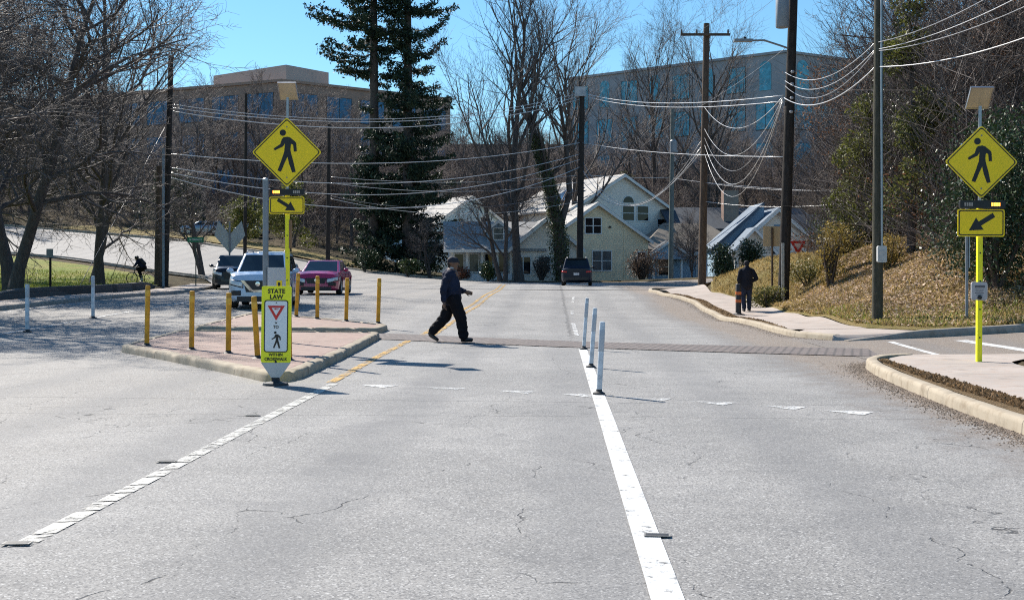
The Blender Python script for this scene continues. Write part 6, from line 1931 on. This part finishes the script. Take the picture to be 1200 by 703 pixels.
class Blob:
    def __init__(self): self.mb = MB()
    def cap(self, a, b, ra, rb, sq=None, n=14):
        """tapered limb with round ends; sq = (axis vector, factor) flattens the section"""
        a, b = Vector(a), Vector(b); d = b-a; L = d.length; d = d/L
        u = d.orthogonal().normalized()
        if sq is not None:
            u = Vector(sq[0])-d*Vector(sq[0]).dot(d); u.normalize()
        w = d.cross(u)
        f = 1 if sq is None else sq[1]
        rings = []
        for k in range(5): t = -math.pi/2+math.pi/2*k/4; rings.append((ra*math.sin(t), ra*math.cos(t)))
        for k in range(1, 5): rings.append((L*k/5, ra+(rb-ra)*k/5))
        for k in range(5): t = math.pi/2*k/4; rings.append((L+rb*math.sin(t), rb*math.cos(t)))
        vs, fs = [], []
        for s, r in rings:
            r = max(r, 1e-4)
            for i in range(n):
                q = 2*math.pi*i/n
                vs.append(a+d*s+u*(r*f*math.cos(q))+w*(r*math.sin(q)))
        for j in range(len(rings)-1):
            for i in range(n):
                i2 = (i+1) % n
                fs.append((j*n+i, j*n+i2, (j+1)*n+i2, (j+1)*n+i))
        fs.append(tuple(reversed(range(n)))); fs.append(tuple((len(rings)-1)*n+i for i in range(n)))
        self.mb.add(vs, fs); return self
    def chain(self, pts, rr, sq=None):
        for i in range(len(pts)-1): self.cap(pts[i], pts[i+1], rr[i], rr[i+1], sq)
        return self
    def ball(self, c, r): self.mb.ball(c, r, 16, 10); return self
    def build(self, name, m, parent, voxel=.012, it=4, folds=0, fscale=9, seed=0):
        me = self.mb.mesh(name, m); fixnormals(me)
        o = link_mesh(name, me)
        md = o.modifiers.new('r', 'REMESH'); md.mode = 'VOXEL'; md.voxel_size = voxel; md.use_smooth_shade = True
        sm = o.modifiers.new('s', 'SMOOTH'); sm.factor = .5; sm.iterations = it
        me = baked(o, name)
        if not me.materials: me.materials.append(m)
        if folds:
            co = np.empty(len(me.vertices)*3, np.float32); me.vertices.foreach_get('co', co); co = co.reshape(-1,3)
            no = np.empty(len(me.vertices)*3, np.float32); me.vertices.foreach_get('normal', no); no = no.reshape(-1,3)
            k = np.array([mnoise.noise(Vector((p[0]*fscale+seed, p[1]*fscale, p[2]*fscale*1.6)))+.5*mnoise.noise(Vector((p[0]*fscale*2.3, p[1]*fscale*2.3+seed, p[2]*fscale*3))) for p in co])
            co += no*(k*folds)[:, None]; me.vertices.foreach_set('co', co.ravel())
        me.polygons.foreach_set('use_smooth', [True]*len(me.polygons)); me.update()
        o.parent = parent
        return o

def hand(B, wrist, dirv, side, curl=.5, s=1.0, thumb=None):
    """palm and five bent fingers; dirv along the hand, side across the knuckles (towards the little finger)"""
    w = Vector(wrist); d = Vector(dirv).normalized(); sd = Vector(side); sd = (sd-d*sd.dot(d)).normalized(); pn = d.cross(sd).normalized()
    B.cap(w, w+d*.05*s, .026*s, .030*s, (sd, 1.35)); B.cap(w+d*.05*s, w+d*.085*s, .030*s, .026*s, (sd, 1.45))
    for i, (off, ln) in enumerate(((-.030,.072),(-.010,.082),(.011,.076),(.031,.058))):
        p = w+d*.088*s+sd*off*s; q = d.copy()
        for k in range(3):
            q = (q*math.cos(curl*.6)+pn*math.sin(curl*.6)).normalized()
            p2 = p+q*ln*s*(.42,.33,.25)[k]
            B.cap(p, p2, .0095*s-.0008*k, .0088*s-.0008*k, n=8); p = p2
    t0 = w+d*.03*s-sd*.028*s; t1 = t0+(d*.7-sd*.6+pn*.3).normalized()*.04*s; t2 = t1+(d*.9-sd*.1+pn*.4).normalized()*.032*s
    B.cap(t0, t1, .013*s, .011*s, n=8); B.cap(t1, t2, .0105*s, .009*s, n=8)

def head(B, c, fwd, s=1.0):
    """skull, jaw, nose, brow, lips, ears about centre c, looking along fwd"""
    c = Vector(c); f = Vector(fwd).normalized(); up = Vector((0,0,1)); up = (up-f*up.dot(f)).normalized(); r = f.cross(up)
    L = lambda x, y, z: c+(f*x+r*y+up*z)*s
    B.cap(L(-.03,0,.03), L(.035,0,.03), .088*s, .078*s)
    B.cap(L(.03,0,-.02), L(.058,0,-.075), .070*s, .042*s)
    B.cap(L(-.02,0,-.05), L(.03,0,-.06), .062*s, .055*s)
    B.cap(L(.098,0,.03), L(.124,0,-.012), .012*s, .017*s)          # nose
    B.cap(L(.088,-.035,.038), L(.088,.035,.038), .016*s, .016*s)   # brow
    B.cap(L(.094,-.020,-.050), L(.094,.020,-.050), .013*s, .013*s) # lips
    B.cap(L(.075,0,-.10), L(.085,0,-.095), .022*s, .020*s)         # chin
    for q in (-1, 1):
        B.cap(L(-.012,q*.080,.012), L(-.006,q*.078,-.028), .017*s, .012*s)
    return L

# -- the man on the crossing, walking to the right
mx, my = (530-VX)*23.6/F, 23.6
man = empty('person', (mx, my, H(mx,my)+.014), 0, 'man in a dark cap, navy jacket and black trousers striding across the brick crossing', 'person')
nx_ = Vector((1,0,0))
bodyB = Blob()
neck, hd = (-.02,0,1.42), (.015,0,1.60)
bodyB.cap(neck, (.0,0,1.52), .062, .058)
Lh = head(bodyB, hd, (1,.05,-.08), .98)
# core, legs and arms of the body under the clothes
bodyB.chain([(-.03,0,1.38),(-.02,0,1.15),(.0,0,.92)], [.15,.165,.15], ((0,1,0),1.15))
hipA, kneeA, ankA = (.03,-.09,.90), (.185,-.10,.49), (.245,-.10,.10)     # near leg, forward
hipB, kneeB, ankB = (-.02,.09,.90), (-.155,.10,.50), (-.44,.10,.185)     # far leg, trailing
bodyB.chain([hipA,kneeA,ankA], [.085,.055,.04]); bodyB.chain([hipB,kneeB,ankB], [.085,.055,.04])
shN, elN, wrN = (-.06,-.20,1.36), (-.155,-.255,1.08), (-.145,-.27,.83)   # near arm hangs back
shF, elF, wrF = (.0,.20,1.36), (.04,.25,1.08), (.255,.22,1.02)           # far arm bent forward
bodyB.chain([shN,elN,wrN], [.05,.042,.03]); bodyB.chain([shF,elF,wrF], [.05,.042,.03])
hand(bodyB, wrN, (.10,.0,-1), (0.2,.9,0), .55, 1.08)
hand(bodyB, wrF, (1,-.05,-.25), (.25,.1,1), .8, 1.08)
bodyB.build('body', M_SKIN, man, .0065, 3)
jk = Blob()
jk.chain([(-.045,0,1.36),(-.035,0,1.20),(-.005,0,1.02),(.0,0,.90)], [.165,.190,.195,.185], ((0,1,0),1.12))
jk.cap((-.05,-.13,1.385), (-.04,.13,1.385), .085, .085)
jk.chain([shN,elN,(-.15,-.268,.86)], [.083,.072,.054]); jk.chain([shF,elF,(.215,.225,1.03)], [.083,.072,.054])
jk.cap((-.03,0,1.42), (-.01,0,1.45), .085, .075)
jk.build('jacket', M_JKT, man, .010, 2, .017, 8, 1)
tr = Blob()
tr.cap((.0,-.06,.90), (.0,.06,.90), .155, .155)
tr.chain([hipA,kneeA,(.24,-.10,.13)], [.145,.118,.100]); tr.chain([hipB,kneeB,(-.405,.10,.225)], [.145,.118,.098])
tr.build('trousers', M_TRS, man, .010, 2, .016, 9, 2)
co_ = Blob(); co_.cap((-.015,-.035,1.475), (.02,.035,1.475), .064, .064); co_.cap((.05,0,1.44), (.075,0,1.39), .025, .02); co_.build('shirt_collar', M_COLL, man, .009, 2)
sh = Blob(); sh.cap((.235,-.10,.062), (.285,-.10,.055), .055, .052); sh.cap((.285,-.10,.05), (.40,-.105,.055), .045, .036, ((0,1,0),1.25)); sh.cap((.21,-.10,.034), (.40,-.105,.036), .032, .030, ((0,1,0),1.3)); sh.build('shoe', M_SHOE, man, .008, 2)
sh = Blob(); sh.cap((-.455,.10,.175), (-.425,.10,.125), .055, .052); sh.cap((-.43,.10,.12), (-.32,.10,.045), .046, .036, ((0,1,0),1.25)); sh.cap((-.47,.10,.135), (-.315,.10,.034), .030, .030, ((0,1,0),1.3)); sh.build('shoe', M_SHOE, man, .008, 2)
cp = Blob(); cp.cap(Lh(-.035,0,.055), Lh(.030,0,.058), .092, .084); cp.cap(Lh(.085,-.03,.055), Lh(.135,-.0,.040), .020, .012); cp.cap(Lh(.085,.03,.055), Lh(.135,0,.040), .020, .012); cp.cap(Lh(.07,-.045,.058), Lh(.12,-.03,.045), .014, .010); cp.cap(Lh(.07,.045,.058), Lh(.12,.03,.045), .014, .010)
cp.build('cap', mat('dark_cap_cloth', (.013,.015,.026), .8), man, .007, 2)
hr = Blob(); hr.cap(Lh(-.055,0,.0), Lh(-.05,0,-.045), .070, .055); hr.build('hair', M_HAIR, man, .008, 2)

# -- the pedestrian walking away on the right pavement
wx, wy = P(875,0,39.3)[0], 39.3
ped = empty('person', (wx, wy, H(wx,wy)+.122), math.radians(4), 'pedestrian in a dark hooded jacket walking away along the right-hand pavement', 'person')
B = Blob()
B.cap((0,.0,1.43), (0,.02,1.52), .06, .056); Lp = head(B, (0,.03,1.60), (0,1,-.12), .98)
B.chain([(0,0,1.36),(0,0,1.15),(0,0,.92)], [.14,.15,.14], ((1,0,0),1.2))
lA = [(-.095,0,.90),(-.105,.05,.49),(-.10,-.05,.09)]; lB = [(.095,0,.90),(.10,.08,.50),(.105,.06,.09)]
B.chain(lA, [.082,.054,.04]); B.chain(lB, [.082,.054,.04])
aL = [(-.20,0,1.37),(-.27,-.03,1.10),(-.215,.10,.90)]; aR = [(.20,0,1.37),(.325,-.04,1.12),(.215,.12,1.02)]
B.chain(aL, [.05,.042,.03]); B.chain(aR, [.05,.042,.03])
hand(B, aL[2], (.25,.5,-.8), (0,1,.3), .6, 1.0); hand(B, aR[2], (-.8,.5,-.2), (0,.3,1), .7, 1.0)
B.build('body', M_SKIN, ped, .009, 3)
B = Blob(); B.chain([(0,-.01,1.36),(0,-.005,1.15),(0,0,.88)], [.165,.172,.175], ((1,0,0),1.22)); B.cap((-.13,0,1.39), (.13,0,1.39), .085, .085)
B.chain(aL, [.085,.075,.058]); B.chain(aR, [.085,.075,.058]); B.cap((0,-.06,1.43), (0,-.03,1.50), .095, .085)
B.build('jacket', mat('charcoal_jacket_cloth', (.016,.017,.024), .8, .25, 4, spec=.12), ped, .013, 3, .010, 8, 5)
B = Blob(); B.cap((-.06,0,.89), (.06,0,.89), .145, .145); B.chain([lA[0],lA[1],(-.10,-.04,.12)], [.115,.088,.075]); B.chain([lB[0],lB[1],(.105,.065,.12)], [.115,.088,.075]); B.build('trousers', M_JEAN, ped, .013, 3, .008, 9, 6)
for q in (lA[2], lB[2]):
    B = Blob(); B.cap((q[0],q[1]-.04,.045), (q[0],q[1]+.16,.04), .042, .036, ((1,0,0),1.15)); B.cap((q[0],q[1],.08), (q[0],q[1]+.03,.06), .05, .048); B.build('shoe', M_SHOE, ped, .009, 2)
B = Blob(); B.cap(Lp(-.035,0,.04), Lp(.025,0,.055), .094, .086); B.cap(Lp(-.05,0,0), Lp(-.045,0,-.03), .078, .07); B.build('knit_hat', mat('dark_knit', (.014,.013,.016), .9), ped, .009, 2)

# -- the cyclist
cxx, cyy = P(165,0,67)[0], 67
gz = H(cxx,cyy)+.13
bike = empty('bicycle', (cxx, cyy, gz), math.radians(176), 'dark bicycle ridden along the opposite pavement past the lawn', 'bicycle')
M_FRAME = mat('dark_frame_paint', (.02,.02,.022), .35)
for x in (-.53, .53):
    T = Matrix.Translation((x,0,.35)) @ Matrix.Rotation(math.pi/2, 4, 'X')
    mb = MB(); mb.tube([(x+.33*math.cos(2*math.pi*i/28), 0, .35+.33*math.sin(2*math.pi*i/28)) for i in range(29)], .022, 8)
    w_ = mb.build('wheel', M_TYRE, bike, 180)
    mb = MB()
    for k in range(14):
        a = 2*math.pi*k/14; mb.tube([(x,.02*(-1)**k,.35),(x+.315*math.cos(a),0,.35+.315*math.sin(a))], .003, 4)
    mb.tube([(x,-.04,.35),(x,.04,.35)], .02, 8); mb.build('spokes', M_GALV, w_)
mb = MB(); bbk = (-.07,0,.30); st = (-.22,0,.80); hdt = (.36,0,.86); hdb = (.40,0,.70); rx = (-.53,0,.35)
for a, b, r in ((bbk,st,.018),(bbk,hdb,.020),(st,hdt,.018),(bbk,rx,.012),(st,rx,.012),(hdt,hdb,.022),(hdb,(.53,0,.35),.016)): mb.tube([a,b], r, 8)
mb.build('frame', M_FRAME, bike)
MB().tube([(.33,-.28,1.0),(.38,-.2,1.0),(.37,0,.95),(.38,.2,1.0),(.33,.28,1.0)], .014, 8).build('handlebar', M_FRAME, bike, 180)
sd_ = MB(); sd_.ball((-.25,0,.90), (.13,.07,.035), 12, 6); sd_.tube([(-.22,0,.78),(-.24,0,.88)], .014, 8); sd_.build('saddle', M_BLKP, bike, 180)
mb = MB(); mb.lathe([(.09,-.03),(.09,-.02)], 18, Matrix.Translation((-.07,0,.30)) @ Matrix.Rotation(math.pi/2, 4, 'X')); mb.tube([(-.07,-.05,.30),(-.03,-.06,.14)], .012, 6); mb.tube([(-.07,.05,.30),(-.11,.06,.46)], .012, 6); mb.box(-.08,-.14,.125,.02,-.06,.145); mb.box(-.16,.06,.455,-.06,.14,.475); mb.build('crank', M_GALV, bike)
rid = empty('person', (cxx, cyy, gz), math.radians(176), 'cyclist in dark clothes with a backpack leaning over the handlebar', 'person')
B = Blob(); B.cap((.16,0,1.36), (.20,0,1.44), .055, .052); Lc = head(B, (.24,0,1.51), (1,0,-.15), .95)
B.chain([(.12,0,1.32),(-.04,0,1.12),(-.20,0,.96)], [.13,.13,.13], ((0,1,0),1.2))
legs = [[(-.20,-.09,.96),(.14,-.11,.72),(-.03,-.10,.22)], [(-.20,.09,.96),(.16,.11,.92),(-.07,.10,.54)]]
for l in legs: B.chain(l, [.08,.054,.04])
arms = [[(.12,-.18,1.30),(.22,-.26,1.10),(.33,-.23,1.04)], [(.12,.18,1.30),(.22,.26,1.10),(.33,.23,1.04)]]
for a in arms:
    B.chain(a, [.05,.04,.03]); hand(B, a[2], (.8,0,-.5), (0,1,0), 1.2, .95)
B.build('body', M_SKIN, rid, .009, 3)
B = Blob(); B.chain([(.12,0,1.31),(-.04,0,1.12),(-.19,0,.98)], [.155,.155,.155], ((0,1,0),1.2))
for a in arms: B.chain(a[:2]+[(a[2][0]-.03,a[2][1],a[2][2]+.02)], [.08,.065,.05])
B.build('jacket', M_JKT, rid, .013, 3, .008, 8, 9)
B = Blob(); B.cap((-.20,-.05,.97), (-.20,.05,.97), .14, .14)
for l in legs: B.chain([l[0],l[1],(l[2][0],l[2][1],l[2][2]+.03)], [.11,.085,.065])
B.build('trousers', M_TRS, rid, .013, 3, .006, 9, 4)
for l in legs:
    q = l[2]; B = Blob(); B.cap((q[0]-.03,q[1],q[2]-.03), (q[0]+.14,q[1],q[2]-.05), .042, .034); B.build('shoe', M_SHOE, rid, .009, 2)
B = Blob(); B.cap(Lc(-.035,0,.055), Lc(.035,0,.06), .098, .09); B.build('helmet', M_BLKP, rid, .01, 2)
bp = empty('backpack', (cxx, cyy, gz), math.radians(176), 'black backpack on the back of the cyclist', 'backpack')
B = Blob(); B.chain([(-.02,0,1.42),(-.20,0,1.20)], [.11,.12], ((0,1,0),1.25)); B.cap((-.13,0,1.33), (-.24,0,1.24), .07, .07, ((0,1,0),1.6)); B.build('bag', mat('black_bag_cloth', (.015,.015,.018), .7), bp, .012, 2)
mb = MB()
for s in (-1, 1): mb.tube([(.0,s*.1,1.50),(.14,s*.12,1.47),(.22,s*.13,1.34),(.14,s*.16,1.18),(-.04,s*.18,1.10)], .018, 6)
mb.build('straps', M_BLKP, bp, 180)
